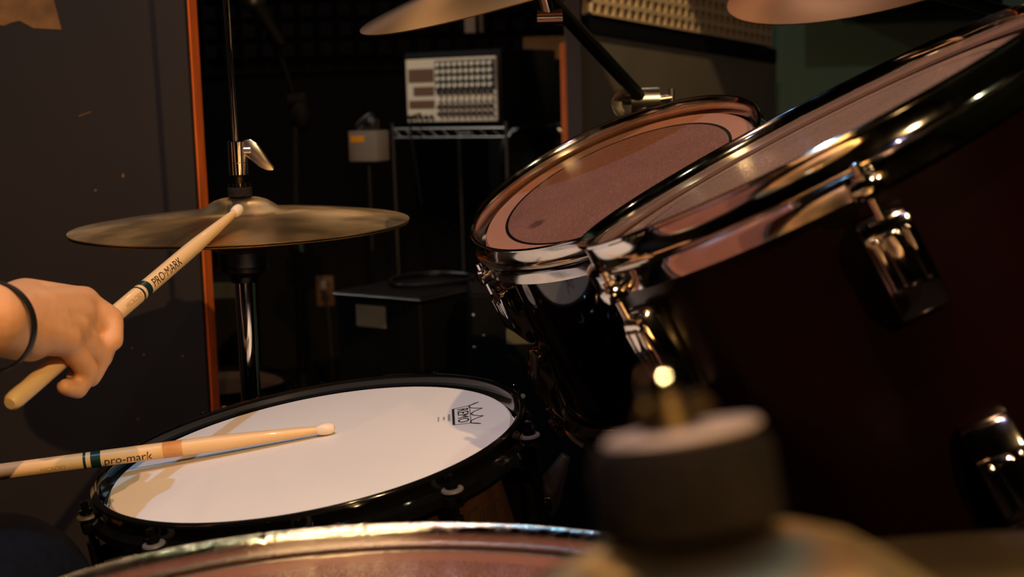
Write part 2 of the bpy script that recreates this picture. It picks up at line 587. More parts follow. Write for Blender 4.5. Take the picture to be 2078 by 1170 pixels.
tag(foam2, 'tan foam panel of small squares above the brown board, nearer the post', 'acoustic foam')
foam2.matrix_world = Mt @ Matrix.Translation((.004, -.030, .006))
foam3 = obj('acoustic_foam_panel', pit_foam_bm(int((PL - .02) / FP) - nc1, 16, FP), 'foam_tan', smooth=False)
tag(foam3, 'shadowed foam panel above the brown board, beside the green wall', 'acoustic foam')
foam3.matrix_world = Mt @ Matrix.Translation((.006 + nc1 * FP, -.030, .006))
po = at(1162, 200, 3.22)
t = thing('partition_post', 'grey-brown timber post with raw orange plywood edge at the end of the brown board', 'post', Matrix.Translation((po.x, po.y, 0)))
bm = bmesh.new(); box(bm, -.013, .022, 0, .055, 0, 2.2, .001); obj('post', bm, 'post', t)
bm = bmesh.new(); box(bm, -.0245, -.0135, .002, .055, 0, 1.065, .0008); o = obj('edge_strip', bm, 'panel_orange', t); o['label'] = 'raw orange plywood edge'

# left board that stands behind the hi-hat
BY = 1.95
def on_plane_y(px, py, y):
    d = at(px, py, 1.0) - CAM
    return CAM + d * ((y - CAM.y) / d.y)
bx = on_plane_y(398, 410, BY).x
t = thing('partition_board', 'large dark brown board with orange plywood edge behind the hi-hat', 'board', Matrix.Translation((bx, BY, 0)) @ rz(R(-3)))
bm = bmesh.new(); box(bm, -1.6, 0, 0, .016, 0, 2.1, .0005); obj('board_face', bm, 'board', t)
bm = bmesh.new(); box(bm, -.012, .0015, .0165, .058, 0, 2.1, .001); o = obj('board_edge', bm, 'panel_orange', t); o['label'] = 'raw orange plywood edge'
bm = bmesh.new(); box(bm, -1.6, -.0125, .0165, .058, 0, 2.1, .001); obj('backing_frame', bm, 'post', t)
# torn tape on it
q = [(-80, -30), (100, -35), (125, 60), (68, 57), (40, 42), (22, 46), (10, 52), (-10, 50), (-40, 30)]
bm = bmesh.new()
inv = (Matrix.Translation((bx, BY, 0)) @ rz(R(-3))).inverted()
Mb = Matrix.Translation((bx, BY, 0)) @ rz(R(-3))
def on_board(px, py):
    d = at(px, py, 1.0) - CAM
    n = (Mb.to_3x3() @ Vector((0, -1, 0)))
    p0 = Vector((bx, BY, 0))
    return inv @ (CAM + d * ((p0 - CAM).dot(n) / d.dot(n)))
vs = []
for px, py in q:
    p = on_board(px, py); vs.append(bm.verts.new((p.x, -.0006, p.z)))
f = bm.faces.new(vs)
r = bmesh.ops.extrude_face_region(bm, geom=[f])
for v in [g for g in r['geom'] if isinstance(g, bmesh.types.BMVert)]:
    v.co.y = .0
MT['tape'] = mat('old_tape', (126, 88, 48), .5, noise=.35, nscale=30)
o = obj('torn_tape', bm, 'tape', t, smooth=False); o['label'] = 'torn strip of old brown tape'
# scratches and chips with their own shape
def chip(px, py, w, h, a):
    bm = bmesh.new(); p = on_board(px, py)
    box(bm, -w / 2, w / 2, -.0005, .0, -h / 2, h / 2, 0, Matrix.Translation((p.x, -.0001, p.z)) @ Matrix.Rotation(a, 4, 'Y'))
    return obj('paint_chip', bm, 'tape', t, smooth=False)
for a in ((172, 231, .018, .0010, R(-17)), (250, 356, .003, .005, 0), (194, 386, .003, .003, 0), (268, 705, .002, .002, 0),
          (292, 719, .003, .002, .4), (371, 722, .003, .002, 0), (280, 850, .003, .0015, -.5)):
    chip(*a)

# ------------------------------------------------------------------ ceiling lamps
for i, (p, aim, col, wt, cone, bl, rad, lab) in enumerate(LAMPS):
    t = thing('ceiling_spotlight', lab, 'spotlight', Matrix.Translation((p[0], p[1], ZC)))
    d = (Vector(aim) - Vector(p)).normalized()
    Mh = look_z(Vector(p) - Vector((p[0], p[1], ZC)), -d)     # Z away from aim
    bm = bmesh.new(); lathe(bm, [(0, 0), (.045, 0), (.045, -.012), (.008, -.014), (.008, -.14), (0, -.14)], 24); obj('ceiling_mount', bm, 'black_matt', t)
    bm = bmesh.new(); lathe(bm, [(.050, .005), (.048, .06), (.03, .10), (0, .105), (0, .10), (.027, .096), (.044, .06), (.046, .005)], 24, closed=False)
    o = obj('lamp_housing', bm, 'black_matt', t); o.matrix_local = Mh
    bm = bmesh.new(); lathe(bm, [(0, .05), (.03, .05), (.02, .08), (0, .085)], 20)
    o = obj('bulb', bm, emis('bulb_glow', col, 3), t); o.matrix_local = Mh
    ld = bpy.data.lights.new('lamp_light', 'SPOT')
    ld.color = col; ld.energy = wt; ld.spot_size = R(cone); ld.spot_blend = bl; ld.shadow_soft_size = rad
    lo = bpy.data.objects.new('lamp_light', ld); COL.objects.link(lo); lo.parent = t
    lo.matrix_local = Mh

# ------------------------------------------------------------------ drum builder
def hoop_profile(ri, die=False):
    t_ = .0023
    if die:
        c = [(ri + .004, 0), (ri + .0015, -.0012), (ri, -.004), (ri, -.022), (ri + .004, -.026)]
        return [(r_, z_ * .70) for r_, z_ in [(ri + .0045, .0), (ri + .0075, -.0015), (ri + .008, -.004), (ri + .0065, -.008), (ri + .0058, -.019), (ri + .0085, -.022),
                (ri + .0130, -.024), (ri + .0135, -.034), (ri + .0120, -.036), (ri + .0100, -.034), (ri + .0090, -.028), (ri + .001, -.027), (ri, -.024),
                (ri, -.006), (ri + .0005, -.002), (ri + .002, -.0002)]]
    return [(ri + .0050, 0), (ri + .0060, -.0010), (ri + .0058, -.0024), (ri + .0030, -.0040), (ri + .0024, -.0070), (ri + .0024, -.0165),
            (ri + .0040, -.0190), (ri + .0080, -.0202), (ri + .0094, -.0215), (ri + .0088, -.0235), (ri + .0082, -.0260), (ri + .0086, -.0350),
            (ri + .0070, -.0358), (ri + .0062, -.0345), (ri + .0060, -.0250), (ri + .0050, -.0225), (ri + .0015, -.0205), (ri + .0002, -.0185),
            (ri, -.0070), (ri + .0010, -.0030), (ri + .0030, -.0004)]


def lug_bm(w=.030, l=.064, d=.021):
    """a bevelled lug casing: x outward, z along the shell (top at 0), fluted front"""
    bm = bmesh.new()
    poly = [(-.002, 0), (d * .55, .001), (d * .93, -.004), (d, -.012), (d * .94, -l * .70), (d * .50, -l), (-.002, -l - .002)]
    extrude_poly(bm, poly, -w / 2, w / 2, None, .0034)
    for yy, ww in ((0, .17), (-.31, .07), (.31, .07)):
        poly2 = [(d * .8, -.007), (d + .0016, -.012), (d + .0008, -l * .66), (d * .75, -l * .74)]
        extrude_poly(bm, poly2, w * (yy - ww), w * (yy + ww), None, .0011)
    return bm


def rod_bm(r_rod, ztop, zbot, washer=True):
    bm = bmesh.new()
    lathe(bm, [(0, ztop), (.0024, ztop), (.0030, ztop - .0006), (.0030, ztop - .007), (.0055, ztop - .0075), (.0055, ztop - .010), (.0030, ztop - .0105), (.0028, zbot), (0, zbot)], 12,
          Matrix.Translation((r_rod, 0, 0)))
    return bm


def ear_bm(ri, z, r_rod):
    bm = bmesh.new()
    box(bm, ri + .006, r_rod + .0065, -.010, .010, z - .010, z, .003, seg=2)
    box(bm, r_rod - .0065, r_rod + .0065, -.0065, .0065, z - .012, z + .001, .003, seg=2)
    return bm


def make_drum(name, label, c, ax, ay, ri, L, shell_m, hoop_m, lug_m, head_m, lug_angles, lug_style='block', die=False, head_z=-.010, rod_m=None, bottom=True):
    Mtop = frame(Vector(c), ax, ay)
    Mb_ = Mtop @ Matrix.Translation((0, 0, -L))
    t = thing(name, label, 'drum', Mb_)
    rs = ri - .006
    bm = bmesh.new()
    ht = L + head_z
    lathe(bm, [(rs, .012), (rs, ht - .0025), (rs - .002, ht - .0016), (rs - .007, ht - .0025), (rs - .007, .012), (rs - .002, .011)], 128, closed=True)
    shell = obj('shell', bm, shell_m, t)
    hp = hoop_profile(ri, die)
    bm = bmesh.new(); lathe(bm, [(r_, z + L) for r_, z in hp], 160, closed=True)
    hoop = obj('hoop', bm, hoop_m, t)
    bm = bmesh.new(); lathe(bm, [(r_, -z) for r_, z in hp], 128, closed=True)
    hoopb = obj('hoop', bm, hoop_m, t)
    # head: film with rolled collar and flesh hoop
    hz = L + head_z
    bm = bmesh.new()
    lathe(bm, [(0, hz), (rs * .5, hz), (rs - .004, hz), (rs - .001, hz - .0005), (rs + .0012, hz - .003), (rs + .0020, hz - .012), (rs + .0055, hz - .0125), (rs + .0055, hz - .016),
               (rs + .0008, hz - .016), (rs + .0006, hz - .004), (rs - .002, hz - .0012), (0, hz - .0008)], 128)
    head = obj('drumhead', bm, head_m, t)
    bm = bmesh.new()
    lathe(bm, [(0, .010), (rs - .002, .010), (rs + .002, .013), (rs + .002, .022), (rs + .001, .022), (rs + .0008, .013), (rs - .002, .0112), (0, .0112)], 96)
    obj('bottom_head', bm, 'spare_head', t)
    r_rod = ri + .014
    ear_z = -.0165 if die else -.026
    for th in lug_angles:
        Mr = rz(R(th))
        for side in ((0, 1) if bottom else (0,)):
            Ms = Mr if side == 0 else Mr @ Matrix.Translation((0, 0, L)) @ Matrix.Rotation(PI, 4, 'X')
            if lug_style == 'block':
                zt = L - .048
                bm = lug_bm()
                bm.transform(Matrix.Translation((rs, 0, zt)))
            else:
                bm = bmesh.new()
                tl = .052 if L < .2 else .06
                zt = L - .036
                tube(bm, [(r_rod, 0, zt), (r_rod, 0, zt - .022)], .0052, 14)
                box(bm, rs - .001, r_rod, -.004, .004, zt - .018, zt - .006, .0012)
                if side == 0:
                    tube(bm, [(r_rod, 0, zt - .02), (r_rod, 0, .045)], .0042, 12)
            o = obj('lug', bm, lug_m, t); o.matrix_local = Ms
            bm = rod_bm(r_rod, L + ear_z + .016 if die else L + ear_z + .010, zt - .002)
            o2 = obj('tension_rod', bm, rod_m or lug_m, t); o2.matrix_local = Ms
            bm = ear_bm(ri, L + ear_z, r_rod)
            o3 = obj('hoop_ear', bm, hoop_m, t); o3.matrix_local = Ms
            if die and side == 0:
                bm = bmesh.new()
                lathe(bm, [(.0040, .0), (.0085, .0004), (.0090, .0012), (.0085, .0026), (.0055, .0032), (.0040, .003)], 24, Matrix.Translation((r_rod, 0, L + ear_z + .0012)), closed=True)
                o4 = obj('washer', bm, 'washer', t); o4.matrix_local = Ms
    return t, Mtop, Mb_


# snare
SN_C = CAM + Vector((-.1796, 1.1798, -.2935))
snare, M_sn, M_snb = make_drum('snare_drum', 'snare drum with white head and black hoop in the middle of the kit', SN_C, -.131, -.067, .182, .142,
                               'snare_shell', 'black_nickel', 'black_nickel', 'head_white', [23 + 36 * k for k in range(10)], 'tube', True, -.0095)
HZ = .142 - .0095
# printed crown logo
def place_flat(bm, M): bm.transform(M); return bm
LG = Matrix.Translation((.1345, .031, HZ + .0003)) @ rz(R(-90 + 3)) @ Matrix.Diagonal((1, 1, 1, 1))
bm = text_bm('REMO', .0155, 0)
for v in bm.verts: v.co.x *= 1.05; v.co.y *= .95
bm.transform(LG @ Matrix.Translation((0, -.0025, 0)))
obj('printed_logo', bm, 'ink', snare, smooth=False)
bm = bmesh.new()
W2 = .028
def stroke(bm, pts, w):
    pts = [Vector((p[0], p[1], 0)) for p in pts]
    L_, R_ = [], []
    for i, p in enumerate(pts):
        tt = (pts[min(i + 1, len(pts) - 1)] - pts[max(i - 1, 0)]).normalized()
        nn = Vector((-tt.y, tt.x, 0))
        L_.append(bm.verts.new(p + nn * w / 2)); R_.append(bm.verts.new(p - nn * w / 2))
    for i in range(len(pts) - 1):
        bm.faces.new((L_[i], L_[i + 1], R_[i + 1], R_[i]))
stroke(bm, [(-.0245, -.0108), (.0245, -.0108)], .0022)
stroke(bm, [(-.0245, -.0108), (-.0275, .0045)], .0008)
stroke(bm, [(.0245, -.0108), (.0275, .0045)], .0008)
tips = [(-.034, .013), (-.012, .016), (.012, .016), (.034, .013)]
def arc(a, b, sag, n=8):
    out = []
    for i in range(n + 1):
        u = i / n
        out.append((a[0] + (b[0] - a[0]) * u, a[1] + (b[1] - a[1]) * u - sag * 4 * u * (1 - u)))
    return out
stroke(bm, arc((-.0275, .0045), (-.034, .013), -.001), .0010)
stroke(bm, arc((.0275, .0045), (.034, .013), -.001), .0010)
for a, b_ in zip(tips, tips[1:]):
    stroke(bm, arc(a, b_, .0105), .0012)
stroke(bm, [(-.0275, .0045), (.0275, .0045)], .0006)
bm.transform(LG)
obj('printed_crown', bm, 'ink', snare, smooth=False)
bm = text_bm('AMBASSADOR', .0032, 0); bm.transform(LG @ Matrix.Translation((0, -.0150, 0))); obj('printed_caption', bm, 'ink', snare, smooth=False)
bm = text_bm('COATED', .0026, 0); bm.transform(LG @ Matrix.Translation((0, -.0195, 0))); obj('printed_caption', bm, 'ink', snare, smooth=False)
bm = text_bm('MADE IN USA', .0022, 0); bm.transform(LG @ Matrix.Translation((0, -.0245, 0))); obj('printed_caption', bm, 'ink', snare, smooth=False)
# script on the shell
bm = text_bm('Cannon', .025, 3, .35)
rr = .1763
for v in bm.verts:
    th = R(330) + v.co.x / rr
    v.co = Vector((rr * math.cos(th), rr * math.sin(th), .087 + v.co.y))
obj('shell_lettering', bm, 'ink', snare, smooth=False)
# throw-off lever box
bm = bmesh.new(); box(bm, .176, .192, -.014, .014, .030, .085, .003, rz(R(357)), 2); strn = obj('strainer', bm, 'metal_edge', snare)
bm = bmesh.new(); extrude_poly(bm, [(.192, .075), (.216, .098), (.222, .092), (.206, .050), (.192, .036)], -.005, .005, rz(R(357)), .002); obj('strainer_lever', bm, 'metal_edge', strn)
bm = bmesh.new(); lathe(bm, [(0, 0), (.006, 0), (.006, .012), (0, .013)], 16, rz(R(350)) @ Matrix.Translation((.190, 0, .062)) @ Matrix.Rotation(R(90), 4, 'Y')); obj('strainer_knob', bm, 'chrome', strn)

# rack toms
T1_C = CAM + Vector((.1001, 1.3543, -.0744))
tom1, M_t1, M_t1b = make_drum('rack_tom', 'smaller burgundy rack tom, farther one, with black-ringed brown head', T1_C, -.426, -.265, .1472, .238,
                              'burgundy', 'chrome_worn', 'chrome', 'tom_head', [202 + 60 * k for k in range(6)], head_z=-.0145)
T2_C = CAM + Vector((.2022, .9416, -.0245))
tom2, M_t2, M_t2b = make_drum('rack_tom', 'larger burgundy rack tom, nearer one, cropped by the right edge', T2_C, -.503, .034, .170, .295,
                              'burgundy_dull', 'chrome', 'chrome', 'tom_head2', [203 + 60 * k for k in range(6)], head_z=-.0165)
# floor tom
FT_C = CAM + Vector((-.0644, .6489, -.2546))
ftom, M_ft, M_ftb = make_drum('floor_tom', 'floor tom with bright chrome hoop at the bottom edge, nearest drum', FT_C, .013, .078, .2075, .40,
                              'burgundy', 'chrome_scratched', 'chrome', 'floor_tom_head', [20 + 45 * k for k in range(8)], head_z=-.0165)
bm = bmesh.new(); lathe(bm, [(.1985, .3842), (.2015, .3848), (.2035, .3842), (.2035, .3832), (.1985, .3834)], 128, closed=True); obj('collar_ring', bm, 'chrome_soft', ftom)
Mi = M_ftb.inverted()
for th in (60, 180, 300):
    bm = bmesh.new()
    p = M_ftb @ Vector((.226 * math.cos(R(th)), .226 * math.sin(R(th)), .20))
    q_ = M_ftb @ Vector((.232 * math.cos(R(th)), .232 * math.sin(R(th)), -.02)); q_.z = .012
    tube(bm, [Mi @ p, Mi @ (p * .3 + q_ * .7), Mi @ q_], .005, 12)
    leg = obj('leg', bm, 'chrome', ftom)
    bm = bmesh.new(); tube(bm, [Mi @ Vector((q_.x, q_.y, .03)), Mi @ Vector((q_.x, q_.y, 0))], .011, 14); obj('rubber_foot', bm, 'black_plastic', leg)
    bm = bmesh.new(); box(bm, .199, .236, -.018, .018, .12, .17, .004, rz(R(th)), 2); obj('leg_bracket', bm, 'chrome', ftom)

# bass drum
Mbd = Matrix.Translation((.40, 1.32, .292)) @ Matrix.Rotation(R(90), 4, 'Y') @ Matrix.Rotation(R(0), 4, 'Z')
bd = thing('bass_drum', 'black bass drum on the floor under the two rack toms', 'drum', Matrix.Translation((.40, 1.32, 0)))
Ml = Matrix.Translation((0, 0, .292)) @ Matrix.Rotation(R(90), 4, 'Y')
bm = bmesh.new(); lathe(bm, [(.272, -.19), (.272, .19), (.264, .19), (.264, -.19)], 96, closed=True); o = obj('shell', bm, 'burgundy', bd); o.matrix_local = Ml
for s in (-1, 1):
    bm = bmesh.new(); lathe(bm, [(.280, s * .175), (.292, s * .175), (.292, s * .215), (.280, s * .215)], 96, closed=True); o = obj('hoop', bm, 'black_nickel', bd); o.matrix_local = Ml
    bm = bmesh.new(); lathe(bm, [(0, s * .196), (.272, s * .196), (.279, s * .19), (.279, s * .18), (.274, s * .18), (.274, s * .188), (0, s * .193)], 96); o = obj('drumhead', bm, 'black_plastic', bd); o.matrix_local = Ml
for k in range(8):
    for s in (-1, 1):
        bm = bmesh.new()
        box(bm, .276, .300, -.012, .012, s * .150, s * .218, .003, None, 2)
        tube(bm, [(.296, 0, s * .19), (.296, 0, s * .06)], .0032, 10)
        box(bm, .270, .292, -.012, .012, s * .03, s * .075, .004, None, 2)
        o = obj('claw', bm, 'chrome', bd); o.matrix_local = Ml @ rz(R(22.5 + 45 * k))
bm = bmesh.new()
tube(bm, [(.02, -.02, .555), (.02, -.02, .70)], .013, 16)
box(bm, -.03, .07, -.05, .03, .556, .585, .006, None, 2)
obj('tom_mount', bm, 'chrome', bd)
bm = bmesh.new()
p2 = (M_t2b @ Vector((0, .176, .10))) - Vector((.40, 1.32, 0))
tube(bm, [(.02, -.02, .69), (.02, -.06, .72), p2 + Vector((.0, .03, .0)), p2], .008, 12)
obj('tom_arm', bm, 'chrome', bd)
bm = bmesh.new()
for s in (-1, 1):
    tube(bm, [(-.1, s * .25, .19), (-.2, s * .36, .0)], .006, 10)
obj('spur', bm, 'chrome', bd)

# ------------------------------------------------------------------ cymbals
def cymbal_prof(Rr, bell_r, bell_h, bow_h, th=.0012, n=14):
    top = []
    for i in range(7):
        u = i / 6.0
        r_ = .006 + (bell_r - .006) * u
        z = bow_h + bell_h * (1.0, .985, .94, .80, .52, .18, 0.0)[i]
        top.append((r_, z))
    for i in range(1, n + 1):
        u = i / n
        r_ = bell_r + (Rr - bell_r) * u
        z = bow_h * (1 - u ** 1.6)
        top.append((r_, z))
    bot = [(r_, z - th) for r_, z in top][::-1]
    return top + bot


def cymbal(name, label, Mx, Rr, m, bell_r=.06, bell_h=.02, bow_h=.02, cat='cymbal'):
    bm = bmesh.new()
    lathe(bm, cymbal_prof(Rr, bell_r, bell_h, bow_h), 160, closed=True)
    o = obj(name, bm, m, auto=60)
    o.matrix_world = Mx
    return tag(o, label, cat)


# hi-hat: stand, pull rod, clutch, two cymbals
HH_C = CAM + Vector((-.2854, 1.4633, -.1284))
M_hh = frame(HH_C, -.001, -.022)
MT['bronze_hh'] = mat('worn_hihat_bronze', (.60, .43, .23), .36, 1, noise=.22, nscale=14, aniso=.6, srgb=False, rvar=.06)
top = cymbal('hi_hat_cymbal', 'top hi-hat cymbal, the bronze one being struck by the stick', M_hh, .178, 'bronze_hh', .050, .016, .0125)
# marker squiggle on the bow
bm = bmesh.new()
for k_, (r0, t0) in enumerate(((.135, 35), (.150, 50), (.140, 120))):
    stroke(bm, [((r0 + .006 * math.sin(i * 1.1)) * math.cos(R(t0 + i * 2.2)), (r0 + .006 * math.sin(i * 1.1)) * math.sin(R(t0 + i * 2.2))) for i in range(8)], .0014)
for v in bm.verts:
    r_ = math.hypot(v.co.x, v.co.y); u = (r_ - .05) / .128
    v.co.z = .0125 * (1 - u ** 1.6) + .0004
obj('worn_lettering', bm, 'ink', top, smooth=False)
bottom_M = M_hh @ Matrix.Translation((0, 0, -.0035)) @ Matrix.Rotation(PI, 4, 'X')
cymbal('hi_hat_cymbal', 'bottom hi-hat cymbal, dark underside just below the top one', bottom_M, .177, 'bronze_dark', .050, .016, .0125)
base = Vector((HH_C.x, HH_C.y, 0))
t = thing('hi_hat_stand', 'chrome hi-hat stand with tall rod and wing-screw clutch', 'cymbal stand', base)
h0 = HH_C.z
def lat(name, prof, m, n=32, parent=None, dz=0):
    bm = bmesh.new(); lathe(bm, prof, n, Matrix.Translation((0, 0, dz))); return obj(name, bm, m, parent)
lean = Matrix.Identity(4)
bm = bmesh.new(); tube(bm, [(0, 0, h0 - .10), (-.006, 0, h0 + .55)], .0032, 14); obj('pull_rod', bm, 'chrome', t)
lat('clutch', [(0, .052), (.0085, .052), (.0100, .0525), (.0100, .0645), (.0092, .0650), (.0100, .0655), (.0100, .0870), (.0092, .0880), (.0040, .0882), (0, .0882)], 'chrome', 32, t, h0)
lat('clutch_sleeve', [(0, .0215), (.0050, .0215), (.0050, .053), (0, .053)], 'brass', 20, t, h0)
lat('lock_nut', [(0, .0395), (.0085, .0395), (.0115, .0400), (.0115, .0435), (.0090, .0440), (0, .044)], 'black_nickel', 24, t, h0)
lat('felt', [(0, .0292), (.0120, .0292), (.0128, .030), (.0128, .0385), (.0120, .0393), (0, .0393)], 'felt_dark', 28, t, h0)
# wing screw
bm = bmesh.new()
Mw = Matrix.Translation((.0065, -.003, h0 + .078))
tube(bm, [Mw @ Vector((-.004, 0, 0)), Mw @ Vector((.008, 0, 0))], .0042, 14)
wing = [(.002, .012), (.012, .0135), (.021, .0085), (.028, -.001), (.036, -.012), (.045, -.022), (.044, -.0255), (.034, -.025), (.022, -.020), (.012, -.012), (.003, -.006)]
extrude_poly(bm, [(x_ * .70, z_ * .86) for x_, z_ in wing], -.0030, .0030, Mw, .0012)
obj('wing_screw', bm, 'chrome_soft', t)
lat('seat_cup', [(0, -.0185), (.020, -.0185), (.0265, -.0195), (.0265, -.040), (.0255, -.0445), (.0265, -.0455), (.0265, -.050), (.016, -.056), (.014, -.062), (0, -.062)], 'black_plastic', 40, t, h0 + .0)
lat('upper_tube', [(0, -.060), (.0108, -.060), (.0108, -.36), (0, -.36)], 'chrome', 40, t, h0)
lat('lower_tube', [(0, .06), (.0145, .06), (.0145, h0 - .34), (.018, h0 - .34), (.018, h0 - .30), (.0115, h0 - .30), (0, h0 - .30)], 'chrome', 40, t, 0)
bm = bmesh.new(); tube(bm, [(.012, -.005, h0 - .32), (.035, -.01, h0 - .32)], .004, 10); box(bm, .035, .040, -.022, .002, h0 - .333, h0 - .307, .001); obj('wing_screw', bm, 'chrome', t)
for k in range(3):
    a = R(80 + 120 * k)
    bm = bmesh.new()
    tube(bm, [(.014 * math.cos(a), .014 * math.sin(a), .30), (.26 * math.cos(a), .26 * math.sin(a), .012)], .006, 10)
    leg = obj('leg', bm, 'chrome', t)
    bm = bmesh.new(); tube(bm, [(.245 * math.cos(a), .245 * math.sin(a), .014), (.275 * math.cos(a), .275 * math.sin(a), .010)], .010, 12); obj('rubber_foot', bm, 'black_plastic', leg)
bm = bmesh.new(); box(bm, -.30, -.02, -.04, .04, .012, .022, .003, Matrix.Rotation(R(0), 4, 'Y')); obj('foot_plate', bm, 'chrome', t)
bm = bmesh.new(); box(bm, -.29, -.03, -.037, .037, .030, .042, .004, Matrix.Rotation(R(-0), 4, 'Y')); obj('pedal', bm, 'black_nickel', t)

# crash cymbals
CR1 = CAM + Vector((.0372, 1.5363, .1286))
M_c1 = frame(CR1, -.277, -.185)
cymbal('crash_cymbal', 'coppery crash cymbal at the top centre, above the small tom', M_c1, .203, 'bronze_copper', .055, .018, .018)
CR2 = CAM + Vector((.4932, 1.8445, .1514))
M_c2 = frame(CR2, -.284, -.282)
cymbal('crash_cymbal', 'reddish copper cymbal at the top right, above the larger tom', M_c2, .203, 'bronze_red', .055, .018, .018)


def cym_stand(label, foot, clamp, mount_M, bell_top, with_details=True):
    t = thing('cymbal_stand', label, 'cymbal stand', Vector((foot[0], foot[1], 0)))
    o0 = Vector((foot[0], foot[1], 0))
    cl = Vector(clamp) - o0
    top_ = mount_M @ Vector((0, 0, bell_top + .03)) - o0
    und = mount_M @ Vector((0, 0, -.018)) - o0
    ax = (mount_M.to_3x3() @ Vector((0, 0, 1))).normalized()
    bm = bmesh.new(); tube(bm, [(0, 0, .05), (0, 0, .55)], .0135, 18); obj('lower_tube', bm, 'chrome', t)
    bm = bmesh.new(); tube(bm, [(0, 0, .55), cl], .0105, 18); obj('upper_tube', bm, 'chrome', t)
    bm = bmesh.new(); tube(bm, [(0, 0, .53), (0, 0, .575)], .018, 18); tube(bm, [(0, 0, .55), (.034, 0, .55)], .004, 10); obj('height_clamp', bm, 'chrome', t)
    bm = bmesh.new()
    d_ = (und - cl).normalized()
    tube(bm, [cl - d_ * .05, und - d_ * .005], .0084, 18); obj('boom_arm', bm, 'dark_chrome', t)
    bm = bmesh.new()
    tube(bm, [cl + Vector((-.016, 0, 0)), cl + Vector((.020, 0, 0))], .016, 20)
    tube(bm, [cl + Vector((.0, 0, -.018)), cl + Vector((0, 0, .010))], .013, 20)
    obj('boom_clamp', bm, 'chrome_soft', t)
    # curved wing nut at left of the clamp, T screw at right
    bm = bmesh.new()
    tube(bm, [cl + Vector((-.016, 0, 0)), cl + Vector((-.03, 0, .0))], .006, 12)
    pts = []
    for i in range(9):
        a = R(100 + i * 17)
        pts.append((math.cos(a) * .029, math.sin(a) * .024))
    inner = [(x_ * .62, z_ * .62) for x_, z_ in pts][::-1]
    extrude_poly(bm, pts + inner, -.008, .008, Matrix.Translation(cl + Vector((-.012, 0, -.004))), .002)
    obj('wing_nut', bm, 'chrome_soft', t)
    bm = bmesh.new()
    tube(bm, [cl + Vector((.018, 0, 0)), cl + Vector((.036, 0, .002))], .0045, 12)
    tube(bm, [cl + Vector((.036, 0, -.006)), cl + Vector((.036, 0, .013))], .0038, 12)
    obj('t_screw', bm, 'chrome_soft', t)
    # tilter and mount
    bm = bmesh.new()
    tube(bm, [und - ax * .005, und + ax * .012], .010, 20)
    tube(bm, [und - ax * .03 - Vector((.014, 0, 0)), und - ax * .03 + Vector((.014, 0, 0))], .009, 18)
    tube(bm, [und - ax * .03, und], .007, 16)
    obj('tilter', bm, 'chrome', t)
    bm = bmesh.new(); tube(bm, [und, top_ + ax * .01], .0028, 12); obj('threaded_rod', bm, 'chrome', t)
    bm = bmesh.new()
    b0 = mount_M @ Vector((0, 0, bell_top + .001)) - o0
    tube(bm, [b0, b0 + ax * .010], .015, 24); obj('felt', bm, 'felt', t)
    bm = bmesh.new(); tube(bm, [b0 + ax * .011, b0 + ax * .020], .007, 16); box(bm, -.02, .02, -.002, .002, .0, .014, .0015, look_z(b0 + ax * .014, ax)); obj('wing_nut', bm, 'chrome', t)
    for k in range(3):
        a = R(30 + 120 * k)
        bm = bmesh.new(); tube(bm, [(.013 * math.cos(a), .013 * math.sin(a), .28), (.24 * math.cos(a), .24 * math.sin(a), .012)], .006, 10)
        leg = obj('leg', bm, 'chrome', t)
        bm = bmesh.new(); tube(bm, [(.225 * math.cos(a), .225 * math.sin(a), .016), (.25 * math.cos(a), .25 * math.sin(a), .010)], .010, 12); obj('rubber_foot', bm, 'black_plastic', leg)
    return t


cl1 = at(1305, 203, 1.74)
cym_stand('dark boom stand behind the small tom holding the top-centre crash', (cl1.x, cl1.y), cl1, M_c1, .036)
cl2 = Vector((.86, 1.95, 1.0))
cym_stand('chrome boom stand right of the bass drum holding the top-right cymbal', (.86, 1.95), cl2, M_c2, .036)

# ride cymbal close to the lens
RD = at(1405, 1080, .305)
M_rd = frame(RD, -.12, .20)
BH = .045
M_rdc = M_rd @ Matrix.Translation((0, 0, -BH))
cymbal('ride_cymbal', 'golden ride cymbal out of focus in the bottom right corner', M_rdc, .254, 'bronze', .062, .024, .021)
t = thing('cymbal_stand', 'cymbal stand top with big grey felt and brass rod, blurred in the foreground', 'cymbal stand', Vector((RD.x, RD.y, 0)))
o0 = Vector((RD.x, RD.y, 0)); axr = (M_rd.to_3x3() @ Vector((0, 0, 1))).normalized()
c0 = RD - o0
und = c0 - axr * .03
bm = bmesh.new(); tube(bm, [(0, 0, .05), (0, 0, .5)], .0135, 18); obj('lower_tube', bm, 'chrome', t)
bm = bmesh.new(); tube(bm, [(0, 0, .5), (0, 0, und.z - .03)], .0105, 18); obj('upper_tube', bm, 'chrome', t)
bm = bmesh.new(); tube(bm, [(-.014, 0, und.z - .03), (.014, 0, und.z - .03)], .012, 18); tube(bm, [(0, 0, und.z - .03), und], .009, 16); obj('tilter', bm, 'chrome', t)
bm = bmesh.new(); lathe(bm, [(0, .001), (.0195, .001), (.0205, .003), (.0205, .017), (.0190, .0202), (.0165, .0208), (0, .0208)], 40, look_z(c0, axr)); obj('felt', bm, 'felt', t)
bm = bmesh.new(); lathe(bm, [(.006, .0214), (.0170, .0214), (.0178, .0222), (.0170, .0232), (.006, .0232)], 40, look_z(c0 + Vector((.0015, 0, 0)), axr + Vector((-.03, -.03, 0))), closed=True); obj('washer', bm, 'felt_top_lit', t)  # added pale disc, painted as the lit top of the felt
rod_dir = (axr + Vector((-.06, 0, 0))).normalized()
bm = bmesh.new(); lathe(bm, [(0, -.02), (.0034, -.02), (.0034, .0315), (.0044, .0320), (.0044, .0350), (.0034, .0375), (0, .038)], 20, look_z(c0, rod_dir)); obj('threaded_rod', bm, 'chrome', t)
